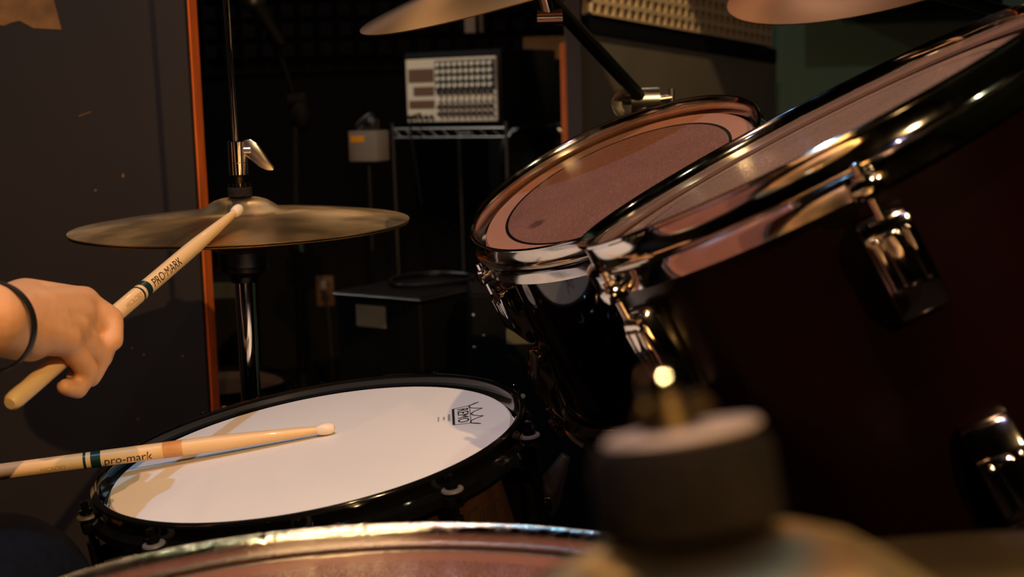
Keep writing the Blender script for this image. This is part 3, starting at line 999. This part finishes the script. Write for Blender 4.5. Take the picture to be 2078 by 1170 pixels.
bm = bmesh.new()
lathe(bm, [(0, .0210), (.0068, .0210), (.0060, .026), (.0048, .0310), (0, .0310)], 24, look_z(c0, rod_dir))
tube(bm, [c0 + axr * .0265 + Vector((.004, 0, 0)), c0 + axr * .030 + Vector((.0075, 0, 0))], [.003, .0032], 12)
tube(bm, [c0 + axr * .0265 + Vector((-.004, 0, 0)), c0 + axr * .028 + Vector((-.0075, 0, 0))], [.003, .0032], 12)
obj('wing_nut', bm, 'brass', t)
for k in range(3):
    a = R(90 + 120 * k)
    bm = bmesh.new(); tube(bm, [(.013 * math.cos(a), .013 * math.sin(a), .25), (.13 * math.cos(a), .13 * math.sin(a), .012)], .006, 10)
    leg = obj('leg', bm, 'chrome', t)
    bm = bmesh.new(); tube(bm, [(.12 * math.cos(a), .12 * math.sin(a), .018), (.14 * math.cos(a), .14 * math.sin(a), .010)], .010, 12); obj('rubber_foot', bm, 'black_plastic', leg)

# snare stand
sb = M_snb @ Vector((0, 0, 0))
t = thing('snare_stand', 'black snare stand cradling the white-headed drum', 'drum stand', Vector((sb.x, sb.y, 0)))
o0 = Vector((sb.x, sb.y, 0))
bm = bmesh.new(); tube(bm, [(0, 0, .05), (0, 0, sb.z - .06)], .012, 16); obj('post', bm, 'black_nickel', t)
for k in range(3):
    th = R(60 + 120 * k)
    p = (M_snb @ Vector((.17 * math.cos(th), .17 * math.sin(th), -.004))) - o0
    q1 = (M_snb @ Vector((.203 * math.cos(th), .203 * math.sin(th), -.004))) - o0
    q2 = (M_snb @ Vector((.206 * math.cos(th), .206 * math.sin(th), .02))) - o0
    bm = bmesh.new(); tube(bm, [(0, 0, sb.z - .07), p, q1, q2], .005, 10); obj('basket_arm', bm, 'black_nickel', t)
    a = th + R(60)
    bm = bmesh.new(); tube(bm, [(0, 0, .22), (.20 * math.cos(a), .20 * math.sin(a), .012)], .006, 10)
    leg = obj('leg', bm, 'black_nickel', t)
    bm = bmesh.new(); tube(bm, [(.19 * math.cos(a), .19 * math.sin(a), .018), (.21 * math.cos(a), .21 * math.sin(a), .010)], .010, 12); obj('rubber_foot', bm, 'black_plastic', leg)

# ------------------------------------------------------------------ drum sticks
def drumstick(label, tip, butt, texts, band_at, text_roll, grime=False):
    tip, butt = Vector(tip), Vector(butt)
    L = .406
    d = (tip - butt).normalized()
    # local z from butt (0) to tip (L); local x faces the camera
    mid = tip - d * .2
    view = (CAM - mid); view = (view - d * view.dot(d)).normalized()
    yy = d.cross(view)
    Mx = Matrix((view, yy, d)).transposed().to_4x4(); Mx.translation = tip - d * L
    t = thing('drumstick', label, 'drumstick', Mx)
    r = .00715
    prof = [(0, 0), (.0045, .0004), (.0065, .003), (r, .008), (r, L - .110), (r * .96, L - .095), (r * .80, L - .065), (.0043, L - .030), (.0034, L - .0155), (0, L - .0155)]
    bm = bmesh.new(); lathe(bm, prof, 32); obj('shaft', bm, 'wood_stick', t)
    bm = bmesh.new(); lathe(bm, [(0, L - .0165), (.0040, L - .0165), (.0052, L - .0125), (.0056, L - .0085), (.0052, L - .0040), (.0036, L - .0010), (0, L)], 28); o = obj('tip', bm, 'nylon', t); o['label'] = 'white nylon tip'
    z = band_at
    for a, b_ in ((z, z + .0085), (z - .0065, z - .0042)):
        bm = bmesh.new(); lathe(bm, [(r + .0002, a), (r + .0002, b_), (r - .0004, b_), (r - .0004, a)], 32, closed=True); o = obj('painted_band', bm, 'stick_band', t); o['label'] = 'dark green painted band'
    if grime:
        bm = bmesh.new(); lathe(bm, [(r + .00012, z + .062), (r + .00012, z + .079), (r - .0004, z + .079), (r - .0004, z + .062)], 32, closed=True); o = obj('worn_patch', bm, 'stick_grime', t); o['label'] = 'reddish worn patch'
    for s, size, z0, m_ in texts:
        bm = text_bm(s, size, 3, .12, 0.0, 0.0)
        for v in bm.verts:
            ph = text_roll - v.co.y / r
            v.co = Vector(((r + .0002) * math.cos(ph), (r + .0002) * math.sin(ph), z0 + v.co.x))
        obj('lettering', bm, m_, t, smooth=False)
    return t, Mx


MT['ink_soft'] = mat('faded_ink', (176, 138, 92), .6)
TIP1 = at(488, 421, 1.365)
BUT1 = TIP1 + (at(42, 800, 1.02) - TIP1).normalized() * .406
stick1, M_s1 = drumstick('wooden drumstick in the raised hand, tip on the hi-hat bell', TIP1, BUT1,
                         [('PRO·MARK', .0108, .238, 'ink'), ('HICKORY', .0062, .178, 'ink_soft')], .200, R(12))
M_head = M_snb @ Matrix.Translation((0, 0, HZ))
def hit_plane(px, py, Mx, off=0.0):
    n = (Mx.to_3x3() @ Vector((0, 0, 1))).normalized()
    p0 = Mx.translation + n * off
    d = at(px, py, 1.0) - CAM
    return CAM + d * ((p0 - CAM).dot(n) / d.dot(n))
TIP2 = hit_plane(680, 867, M_head, .0058)
BUT2 = TIP2 + (hit_plane(238, 925.5, M_sn, .0092) - TIP2).normalized() * .406
stick2, M_s2 = drumstick('wooden drumstick lying low across the white snare head', TIP2, BUT2,
                         [('pro-mark', .0108, .2235, 'ink'), ('HICKORY', .0050, .160, 'ink_soft')], .192, R(27), True)

# ------------------------------------------------------------------ person
def capsule(bm, a, b_, ra, rb, n=12, sx=None):
    a, b_ = Vector(a), Vector(b_)
    d = b_ - a
    ln = max(d.length, 1e-5); d.normalize()
    prof = []
    for i in range(5):
        u = -PI / 2 + i * PI / 8
        prof.append((max(0, ra * math.cos(u)), ra * math.sin(u)))
    for i in range(5):
        u = i * PI / 8
        prof.append((max(0, rb * math.cos(u)) if i < 4 else 0, ln + rb * math.sin(u)))
    prof[0] = (0, -ra)
    lathe(bm, prof, n, look_z(a, d))


def blob(bm, c, rx, ry, rz_, Mr=None, n=16):
    c = Vector(c)
    prof = [(math.sin(PI * i / 10) if 0 < i < 10 else 0, -math.cos(PI * i / 10)) for i in range(11)]
    Mx = Matrix.Translation(c) @ (Mr or Matrix.Identity(4)) @ Matrix.Diagonal((rx, ry, rz_, 1))
    lathe(bm, prof, n, Mx)


def remesh(name, bm, m, parent, voxel, smooth=4, fac=.5):
    bmesh.ops.recalc_face_normals(bm, faces=bm.faces[:])
    o = obj(name, bm, m, parent)
    md = o.modifiers.new('r', 'REMESH'); md.mode = 'VOXEL'; md.voxel_size = voxel; md.use_smooth_shade = True
    ms = o.modifiers.new('s', 'SMOOTH'); ms.factor = fac; ms.iterations = smooth
    bpy.context.view_layer.update()
    me = bpy.data.meshes.new_from_object(o.evaluated_get(bpy.context.evaluated_depsgraph_get()))
    o.modifiers.clear()
    old = o.data; o.data = me; bpy.data.meshes.remove(old)
    for p in me.polygons: p.use_smooth = True
    return o


person = thing('person', 'drummer in dark jeans with black wristband, playing the hi-hat with one stick', 'person', Vector((-.93, .98, 0)))
PO = Vector((-.93, .98, 0))
def P_(v): return Vector(v) - PO
# raised hand, given by where its joints stand
A = lambda px, py, d: P_(at(px, py, d))
W = A(-18, 652, 0.980)
J = {
    'i': [A(168, 615, 1.110), A(226, 646, 1.122), A(230, 690, 1.112), A(200, 712, 1.100)],
    'm': [A(160, 640, 1.090), A(218, 684, 1.125), A(206, 728, 1.130), A(176, 735, 1.105)],
    'r': [A(148, 668, 1.070), A(204, 722, 1.103), A(184, 765, 1.105), A(152, 765, 1.083)],
    'p': [A(132, 690, 1.050), A(180, 752, 1.077), A(158, 790, 1.075), A(132, 785, 1.057)],
}
RAD = {'i': (.0125, .0100, .0086, .0076), 'm': (.0125, .0102, .0088, .0078), 'r': (.0120, .0098, .0084, .0074), 'p': (.0110, .0088, .0076, .0068)}
bm = bmesh.new()
elbow = P_((-.66, .84, .86))
sh_r = P_((-.86, .80, 1.10))
capsule(bm, W, elbow, .0255, .042, 20)
capsule(bm, W + Vector((0, 0, .002)), W * .7 + elbow * .3, .0265, .034, 20)
capsule(bm, elbow, sh_r, .042, .055, 16)
for k_, js in J.items():
    base_w = W * .88 + js[0] * .12
    capsule(bm, base_w, js[0], .0215, RAD[k_][0] + .002, 16)
    for a, b_, r0, r1 in zip(js, js[1:], RAD[k_], RAD[k_][1:]):
        capsule(bm, a, b_, r0, r1, 14)
# flesh between the metacarpals, heel of the hand, thumb on the far side of the stick
capsule(bm, J['i'][0], J['m'][0], .0125, .0125); capsule(bm, J['m'][0], J['r'][0], .0125, .012); capsule(bm, J['r'][0], J['p'][0], .012, .011)
heel = A(60, 680, 1.020)
capsule(bm, W, heel, .025, .020, 16)
th0 = A(52, 612, 1.065)
capsule(bm, W, th0, .022, .019, 16)
capsule(bm, th0, A(118, 628, 1.105), .018, .0125, 14)
capsule(bm, A(118, 628, 1.105), A(168, 646, 1.135), .0125, .0105, 14)
capsule(bm, A(168, 646, 1.135), A(190, 655, 1.150), .0105, .0085, 14)
capsule(bm, th0, J['i'][0], .019, .0135, 14)
# other arm with the hand that holds the low stick
d2 = (TIP2 - BUT2).normalized()
G = P_(BUT2 + d2 * .045)
W2_ = G + Vector((-.075, .035, .030))
el2 = P_((-.74, 1.20, .80)); sh_l = P_((-.90, 1.17, 1.10))
capsule(bm, W2_, el2, .0265, .042, 16); capsule(bm, el2, sh_l, .042, .055, 16)
side = d2.cross(Vector((0, 0, 1))).normalized()
for k_ in range(4):
    mc = G + d2 * (.036 - .021 * k_) + Vector((0, 0, .020)) - side * .012
    pp = G + d2 * (.042 - .021 * k_) + side * .019 + Vector((0, 0, .010))
    dp = G + d2 * (.040 - .021 * k_) + side * .016 - Vector((0, 0, .012))
    tp = G + d2 * (.036 - .021 * k_) - side * .002 - Vector((0, 0, .0165))
    capsule(bm, W2_, mc, .019, .012, 14); capsule(bm, mc, pp, .0115, .0095); capsule(bm, pp, dp, .0092, .0082); capsule(bm, dp, tp, .0082, .0074)
capsule(bm, W2_, G - side * .026 + Vector((0, 0, .004)) + d2 * .02, .018, .012); capsule(bm, G - side * .026 + Vector((0, 0, .004)) + d2 * .02, G - side * .016 + d2 * .055 + Vector((0, 0, .003)), .0115, .0088)
# neck, head, trunk under the shirt, lower legs
hd = P_((-.86, .99, 1.36))
capsule(bm, P_((-.93, .985, 1.10)), P_((-.89, .99, 1.24)), .060, .055, 20)
blob(bm, hd + Vector((0, 0, .02)), .095, .078, .105)
blob(bm, hd + Vector((.030, 0, -.045)), .066, .058, .068)
capsule(bm, hd + Vector((.088, 0, .012)), hd + Vector((.112, 0, -.022)), .008, .013)
for s in (-1, 1):
    blob(bm, hd + Vector((.004, s * .080, -.005)), .016, .010, .028)
    blob(bm, hd + Vector((.084, s * .030, .018)), .012, .016, .009)
capsule(bm, hd + Vector((.092, -.020, -.058)), hd + Vector((.092, .020, -.058)), .007, .007)
capsule(bm, P_((-.93, .98, 1.08)), P_((-.98, .98, .62)), .115, .125, 20)
capsule(bm, sh_r, P_((-.93, .98, 1.12)), .055, .06, 16); capsule(bm, sh_l, P_((-.93, .98, 1.12)), .055, .06, 16)
body = remesh('body', bm, 'skin', person, .0026, 5)
# wristband
bm = bmesh.new()
fa = (elbow - W).normalized()
bc = W + (heel - W) * .18
ring = [] 
Mwb = look_z(A(-14, 662, 0.982), (A(160, 640, 1.090) - W).normalized() * 1.0 + Vector((.0, 0, -.0)))
lathe(bm, [(.0325, -.0028), (.0340, -.0028), (.0348, 0), (.0340, .0028), (.0325, .0028)], 48, Mwb @ Matrix.Diagonal((1.0, .95, 1, 1)), closed=True)
o = obj('wristband', bm, 'band', person); o['label'] = 'thin black wristband'
# clothes
bm = bmesh.new()
capsule(bm, P_((-.93, .98, 1.07)), P_((-.97, .98, .62)), .150, .155, 24)
capsule(bm, sh_r + Vector((0, -.005, 0)), P_((-.93, .98, 1.09)), .072, .08, 20); capsule(bm, sh_l + Vector((0, .005, 0)), P_((-.93, .98, 1.09)), .072, .08, 20)
capsule(bm, sh_r, sh_r * .45 + elbow * .55, .070, .062, 20); capsule(bm, sh_l, sh_l * .45 + el2 * .55, .070, .062, 20)
remesh('shirt', bm, 'shirt', person, .008, 4)
bm = bmesh.new()
hipR, hipL = P_((-.93, .89, .585)), P_((-.93, 1.09, .585))
knR, knL = P_((-.388, .975, .582)), P_((-.70, 1.42, .57))
anR, anL = P_((-.20, 1.00, .12)), P_((-.68, 1.50, .17))
anR = P_((-.42, .90, .14))
capsule(bm, hipR, hipL, .125, .125, 24)
capsule(bm, hipR, knR, .100, .076, 24); capsule(bm, hipL, knL, .100, .072, 24)
capsule(bm, knR, anR, .070, .050, 20); capsule(bm, knL, anL, .070, .050, 20)
remesh('jeans', bm, 'denim', person, .007, 4)
for an in (anR, anL):
    bm = bmesh.new()
    capsule(bm, an + Vector((-.03, 0, -.085)), an + Vector((.16, 0, -.095)), .038, .032, 20)
    capsule(bm, an + Vector((-.01, 0, -.02)), an + Vector((.0, 0, -.07)), .048, .045, 20)
    remesh('shoe', bm, 'black_plastic', person, .006, 3)
bm = bmesh.new()
blob(bm, hd + Vector((-.018, 0, .045)), .098, .088, .095)
blob(bm, hd + Vector((-.045, 0, -.01)), .070, .082, .085)
remesh('hair', bm, 'hair', person, .006, 2)
for s in (-1, 1):
    bm = bmesh.new(); blob(bm, hd + Vector((.083, s * .030, .006)), .010, .012, .009); obj('eye', bm, 'nylon', person)

# drum throne
t = thing('drum_throne', 'round black stool the drummer sits on', 'stool', Vector((-.95, .98, 0)))
bm = bmesh.new(); lathe(bm, [(0, .40), (.16, .40), (.175, .41), (.178, .44), (.165, .458), (0, .462)], 48); obj('seat', bm, 'black_matt', t)
bm = bmesh.new(); tube(bm, [(0, 0, .10), (0, 0, .40)], .014, 16); obj('post', bm, 'chrome', t)
for k in range(3):
    a = R(60 + 120 * k)
    bm = bmesh.new(); tube(bm, [(.012 * math.cos(a), .012 * math.sin(a), .24), (.22 * math.cos(a), .22 * math.sin(a), .012)], .007, 10); obj('leg', bm, 'chrome', t)

# ------------------------------------------------------------------ background gear
def box_thing_M(p, yaw): return Matrix.Translation(p) @ rz(yaw)

# powered mixer on a wire rack
mx0 = at(1016, 256, 3.45)       # near lower front corner
yaw = R(35)
# local x runs left along the face (negative), y into depth
shelf_z = mx0.z
Mmx = Matrix.Translation((mx0.x, mx0.y, shelf_z)) @ rz(yaw * 0)
fl = at(822, 258, 3.62); fl.z = shelf_z
fx = (Vector((mx0.x, mx0.y, 0)) - Vector((fl.x, fl.y, 0))); FW = fx.length; fx.normalize()
fy = Vector((0, 0, 1)).cross(fx)
Mmx = Matrix((fx, fy, Vector((0, 0, 1)))).transposed().to_4x4(); Mmx.translation = Vector((fl.x, fl.y, shelf_z))
t = thing('mixer_amplifier', 'powered mixer covered in rows of knobs on the wire rack', 'mixer', Mmx)
FH = .192
bm = bmesh.new(); box(bm, 0, FW + .005, .004, .26, 0, FH, .006, None, 2); obj('case', bm, 'black_matt', t)
m_ = .012
bm = bmesh.new(); box(bm, m_, FW - .008, -.002, .0035, .014, FH - .018, .0005)
obj('front_plate', bm, 'plate_cream', t)
gx0, gx1 = FW * .36, FW - .014
bm = bmesh.new(); box(bm, gx0 - .004, gx1 + .004, -.0035, -.002, FH * .48, FH - .024, .0003); o = obj('channel_plate', bm, 'plate_dark', t)
kb = None
for r_ in range(8):
    for c_ in range(10):
        x_ = gx0 + (gx1 - gx0) * (c_ + .5) / 10
        z_ = FH - .034 - r_ * .0178
        bm = bmesh.new()
        dark = r_ >= 4 and r_ != 5
        lathe(bm, [(0, 0), (.0058, 0), (.0050, .007), (0, .0075)], 10, Matrix.Translation((x_, -.0035, z_)) @ Matrix.Rotation(R(90), 4, 'X'))
        obj('knob', bm, 'knob_dark' if dark else 'knob_light', t)
for (x0_, x1_, z0_, z1_) in ((.03, .30, .60, .78), (.08, .30, .42, .54), (.03, .30, .25, .36)):
    bm = bmesh.new(); box(bm, FW * x0_ + .01, FW * x1_ + .01, -.0035, -.002, FH * z0_, FH * z1_, .0005)
    obj('display_strip', bm, 'brown_plate', t)
for c_ in range(5):
    bm = bmesh.new()
    lathe(bm, [(0, 0), (.006, 0), (.006, .004), (.003, .004), (.003, .001), (0, .001)], 12, Matrix.Translation((.02 + c_ * .018, -.0025, .026)) @ Matrix.Rotation(R(90), 4, 'X'))
    obj('jack', bm, 'knob_dark', t)
bm = bmesh.new(); tube(bm, [(.055, -.004, .035), (.050, -.03, .03), (.045, -.035, -.0), (.07, -.03, -.20)], .003, 8); tag(obj('audio_cable', bm, 'black_plastic'), 'thin black cable hanging from the mixer front', 'cable').matrix_world = Mmx
# rack
t = thing('wire_rack', 'chrome wire shelf rack carrying the mixer', 'rack', Matrix.Translation((Mmx.translation.x, Mmx.translation.y, 0)) @ Mmx.to_3x3().to_4x4())
RW = FW + .02; RDp = .28
for zz, nm in ((shelf_z, 'shelf'), (.30, 'shelf')):
    bm = bmesh.new()
    for y_ in (-.01, RDp):
        tube(bm, [(-.03, y_, zz - .004), (RW, y_, zz - .004)], .0035, 8)
        tube(bm, [(-.03, y_, zz - .026), (RW, y_, zz - .026)], .0025, 8)
        n_ = 9
        for i in range(n_):
            a_ = -.03 + (RW + .03) * i / n_; b__ = -.03 + (RW + .03) * (i + .6) / n_
            tube(bm, [(a_, y_, zz - .006), (b__, y_, zz - .024)], .002, 6)
    for i in range(14):
        x_ = -.02 + (RW + .01) * i / 13
        tube(bm, [(x_, -.01, zz - .004), (x_, RDp, zz - .004)], .0018, 6)
    obj(nm, bm, 'wire', t)
for x_ in (-.032, RW + .004):
    for y_ in (-.012, RDp + .002):
        bm = bmesh.new(); tube(bm, [(x_, y_, 0), (x_, y_, shelf_z + .012)], .005, 12); obj('post', bm, 'wire', t)

# cardboard box and speaker behind the mixer
p = at(1135, 285, 3.95)
t = thing('speaker_cabinet', 'tall black speaker cabinet between the mixer and the timber post', 'speaker', Matrix.Translation((at(1080, 285, 4.15).x, 3.97, 0)))
bm = bmesh.new(); box(bm, -.13, .11, 0, .26, 0, 1.045, .008, None, 2); obj('cabinet', bm, 'black_matt', t)
bm = bmesh.new(); lathe(bm, [(0, 0), (.02, .004), (.07, .018), (.08, .022), (.088, .016), (.09, 0)], 32, Matrix.Translation((-.01, -.001, .78)) @ Matrix.Rotation(R(90), 4, 'X')); obj('speaker_cone', bm, 'black_plastic', t)
bm = bmesh.new(); box(bm, -.02, .10, .02, .20, 0, .065, .002)
t = obj('cardboard_box', bm, 'cardboard'); t.location = (at(1080, 285, 4.15).x, 3.98, 1.0455)
tag(t, 'small brown cardboard box on top of the black speaker cabinet', 'box')
# little beige thing and grey strip on the back wall
p = at(955, 50, 4.2)
t = thing('wall_switch', 'small beige switch plate on the dark foam below the top-centre cymbal', 'switch', Vector((p.x, YB - .037, p.z)))
bm = bmesh.new(); box(bm, -.016, .016, 0, .012, -.028, .028, .002); obj('plate', bm, 'plate_cream', t)
bm = bmesh.new(); box(bm, .026, .040, .002, .012, -.028, .030, .002); obj('conduit', bm, 'box_grey', t)

# box with a yellow sticker on a thin stand
p = at(748, 327, 3.0)
t = thing('junction_box', 'small grey box with a yellow sticker on a thin stand', 'box', Matrix.Translation(p) @ rz(R(-28)))
bm = bmesh.new(); box(bm, -.036, .036, -.022, .030, 0, .066, .003, None, 2); obj('housing', bm, 'box_grey', t)
bm = bmesh.new(); box(bm, -.030, .006, -.0228, -.0221, .042, .056, .0002); o = obj('sticker', bm, 'yellow', t); o['label'] = 'yellow sticker'
t = thing('goose_clamp', 'lumpy metal clamp sitting on the yellow-stickered box', 'clamp', Matrix.Translation(p + Vector((0, 0, .0665))) @ rz(R(-28)))
bm = bmesh.new()
tube(bm, [(-.022, 0, .006), (-.010, 0, .016), (.004, 0, .026), (.014, 0, .034)], [.010, .011, .010, .008], 12)
box(bm, -.004, .026, -.012, .012, .0005, .026, .005, None, 2)
tube(bm, [(.010, -.018, .020), (.010, .014, .020)], .006, 12)
obj('clamp_body', bm, 'metal_edge', t)
t = thing('thin_stand', 'thin black stand pole under the yellow-stickered box', 'stand', Vector((p.x, p.y, 0)))
bm = bmesh.new(); tube(bm, [(0, 0, .02), (0, 0, p.z - .001)], .006, 12); obj('pole', bm, 'black_plastic', t)
bm = bmesh.new(); lathe(bm, [(0, 0), (.10, 0), (.10, .012), (.03, .024), (0, .024)], 32); obj('base', bm, 'black_matt', t)

# boom microphone stand
p = at(612, 700, 2.7)
mb = Vector((p.x, p.y, 0))
t = thing('microphone_stand', 'black boom microphone stand beyond the hi-hat rod', 'microphone stand', mb)
tp_ = at(600, 205, 2.7) - mb
bm = bmesh.new(); tube(bm, [(0, 0, .05), (0, 0, .70)], .010, 14); obj('lower_tube', bm, 'black_matt', t)
bm = bmesh.new(); tube(bm, [(0, 0, .70), tp_], .007, 14); obj('upper_tube', bm, 'black_matt', t)
bm = bmesh.new(); tube(bm, [(0, 0, .66), (0, 0, .73)], .014, 16); obj('height_clutch', bm, 'chrome', t)
bm = bmesh.new(); tube(bm, [tp_ + Vector((-.014, 0, 0)), tp_ + Vector((.02, 0, .0))], .016, 18); blob(bm, tp_ + Vector((.010, -.01, -.03)), .022, .018, .030); obj('boom_clutch', bm, 'black_matt', t)
b1 = at(575, 130, 2.68) - mb; b2 = at(528, 30, 2.66) - mb
bm = bmesh.new(); tube(bm, [tp_, b1, b2], .006, 12); obj('boom_arm', bm, 'black_matt', t)
for k in range(3):
    a = R(20 + 120 * k)
    bm = bmesh.new(); tube(bm, [(0, 0, .16), (.18 * math.cos(a), .18 * math.sin(a), .012)], .007, 10); obj('leg', bm, 'black_plastic', t)
mdir = (at(520, 10, 2.66) - at(580, 105, 2.66)).normalized()
m0 = at(572, 92, 2.63)
t = thing('microphone', 'black microphone clipped on the boom stand beyond the hi-hat rod', 'microphone', look_z(m0, mdir))
bm = bmesh.new(); lathe(bm, [(0, 0), (.010, 0), (.0125, .05), (.017, .085), (0, .085)], 24); obj('handle', bm, 'black_matt', t)
bm = bmesh.new(); lathe(bm, [(.017, .0855), (.024, .095), (.025, .110), (.020, .128), (0, .135)], 24); obj('grille', bm, 'metal_edge', t)

# road case with tan label
def case_from(corner_px, corner_py, d, lx, ly, h, yaw, ztop=None):
    p = at(corner_px, corner_py, d)
    return p
c = at(852, 603, 2.45)
yawc = R(27)
Mc = Matrix.Translation((c.x, c.y, 0)) @ rz(R(-35))
zt = c.z
t = thing('road_case', 'black road case with tan label and cable on its lid', 'case', Mc)
MT['case_lid'] = mat('black_case_lid', (22, 20, 22), .6, noise=.2, spec=.12)
bm = bmesh.new(); box(bm, -.20, 0, 0, .30, 0, zt - .012, .004); obj('case_body', bm, 'black_matt', t)
bm = bmesh.new(); box(bm, -.203, .003, -.003, .303, zt - .011, zt, .003); obj('lid', bm, 'case_lid', t)
bm = bmesh.new(); box(bm, -.150, -.080, -.0022, -.0004, zt - .062, zt - .022, .0002); o = obj('paper_label', bm, 'tan_label', t); o['label'] = 'tan paper label'
bm = bmesh.new(); tube(bm, [(-.203, -.0035, zt - .006), (.0035, -.0035, zt - .006), (.0035, .303, zt - .006)], .0022, 8); obj('edge_trim', bm, 'metal_edge', t)
# cable on top
bm = bmesh.new()
pts = []
for i in range(60):
    a = i / 60 * 2 * PI * 1.75
    pts.append((-.10 + .075 * math.cos(a), .16 + (.085 + .006 * math.sin(a * 3)) * math.sin(a), zt + .005 + .004 * (i / 60)))
tube(bm, pts, .0042, 8)
o = obj('coiled_cable', bm, 'black_plastic'); o.matrix_world = Mc; tag(o, 'black cable coiled on the road case lid', 'cable')
# second case, riveted
c = at(952, 598, 2.30)
Mc2 = Matrix.Translation((c.x, c.y, 0)) @ rz(R(4))
t = thing('road_case', 'riveted black case partly hidden behind the smaller rack tom', 'case', Mc2)
zt = c.z
bm = bmesh.new(); box(bm, 0, .24, 0, .14, 0, zt, .004); obj('case_body', bm, 'black_matt', t)
bm = bmesh.new(); box(bm, .004, .236, .004, .136, zt + .0002, zt + .004, .001); obj('lid', bm, 'case_lid', t)
for k in range(9):
    bm = bmesh.new(); blob(bm, (.006, -.001, zt - .035 - k * .055), .0035, .002, .0035, None, 10); obj('rivet', bm, 'metal_edge', t)
for k in range(3):
    bm = bmesh.new(); blob(bm, (.022 + k * .001, -.001, zt - .07 - k * .12), .003, .002, .003, None, 10); obj('rivet', bm, 'metal_edge', t)
bm = bmesh.new(); box(bm, .060, .125, -.0022, -.0004, zt - .086, zt - .060, .0002); o = obj('tape_label', bm, 'tan_label', t); o['label'] = 'brown tape label'

# wall outlet with plug and cord
p = at(648, 603, 4.15)
t = thing('wall_outlet', 'brown wall outlet low on the back wall', 'outlet', Vector((p.x, YB - .007, p.z)))
bm = bmesh.new(); box(bm, -.027, .027, 0, .0065, -.047, .047, .002, None, 2); obj('cover_plate', bm, 'brown_plate', t)
for s in (-1, 1):
    bm = bmesh.new(); lathe(bm, [(0, 0), (.014, 0), (.014, .002), (0, .002)], 20, Matrix.Translation((0, -.0002, s * .022)) @ Matrix.Rotation(R(90), 4, 'X')); obj('socket', bm, 'knob_dark', t)
t = thing('power_plug', 'pale plug in the brown wall outlet with its cord hanging down', 'plug', Vector((p.x, YB - .009, p.z)))
bm = bmesh.new(); box(bm, -.010, .010, -.030, -.0005, .006, .036, .004, None, 2); obj('plug_body', bm, 'box_grey', t)
bm = bmesh.new(); tube(bm, [(0, -.028, .010), (.006, -.03, -.02), (.012, -.02, -.10), (.016, -.02, -p.z + .005)], .0035, 8); obj('cord', bm, 'wall_side', t)

# spare drum on the floor beyond the hi-hat stand
c = at(440, 770, 2.35)
t = thing('spare_drum', 'black drum with dull head standing beyond the hi-hat stand', 'drum', Vector((c.x, c.y, 0)))
zz = c.z
bm = bmesh.new(); lathe(bm, [(.118, .02), (.118, zz - .014), (.112, zz - .014), (.112, .02)], 64, closed=True); obj('shell', bm, 'black_plastic', t)
bm = bmesh.new(); lathe(bm, [(r_ , z_ + zz) for r_, z_ in hoop_profile(.118)], 96, closed=True); obj('hoop', bm, 'black_nickel', t)
bm = bmesh.new(); lathe(bm, [(r_ , -z_) for r_, z_ in hoop_profile(.118)], 96, closed=True); obj('hoop', bm, 'black_nickel', t)
bm = bmesh.new(); lathe(bm, [(0, zz - .008), (.110, zz - .008), (.114, zz - .012), (0, zz - .012)], 64); obj('drumhead', bm, 'spare_head', t)
for k in range(6):
    bm = lug_bm(.02, .05, .016); bm.transform(Matrix.Translation((.118, 0, zz - .05))); 
    tube(bm, [(.132, 0, zz - .052), (.132, 0, zz - .016)], .003, 8)
    o = obj('lug', bm, 'chrome', t); o.matrix_local = rz(R(15 + 60 * k))
# guitar amplifier (dark shape) behind it
c = at(462, 560, 3.1)
t = thing('guitar_amplifier', 'small black amplifier standing beyond the hi-hat stand', 'amplifier', Matrix.Translation((c.x - .05, c.y, 0)))
bm = bmesh.new(); box(bm, -.16, .08, 0, .20, 0, c.z, .008, None, 2); obj('cabinet', bm, 'black_matt', t)
bm = bmesh.new(); box(bm, -.145, .065, -.004, -.0005, .04, c.z - .06, .001); obj('grille', bm, 'foam_black', t)
bm = bmesh.new(); box(bm, -.145, .065, -.004, -.0005, c.z - .05, c.z - .015, .001); obj('control_panel', bm, 'plate_dark', t)

# black wall speaker on the green wall, top right
c = at(1862, 18, 4.1)
t = thing('wall_speaker', 'black box mounted on the green wall at the top right', 'speaker', Vector((c.x, YB, c.z)))
bm = bmesh.new(); box(bm, -.23, .24, -.12, -.001, 0, .28, .006, None, 2); obj('cabinet', bm, 'black_matt', t)
bm = bmesh.new(); box(bm, -.21, .22, -.126, -.1205, .02, .26, .001); obj('grille', bm, 'black_plastic', t)
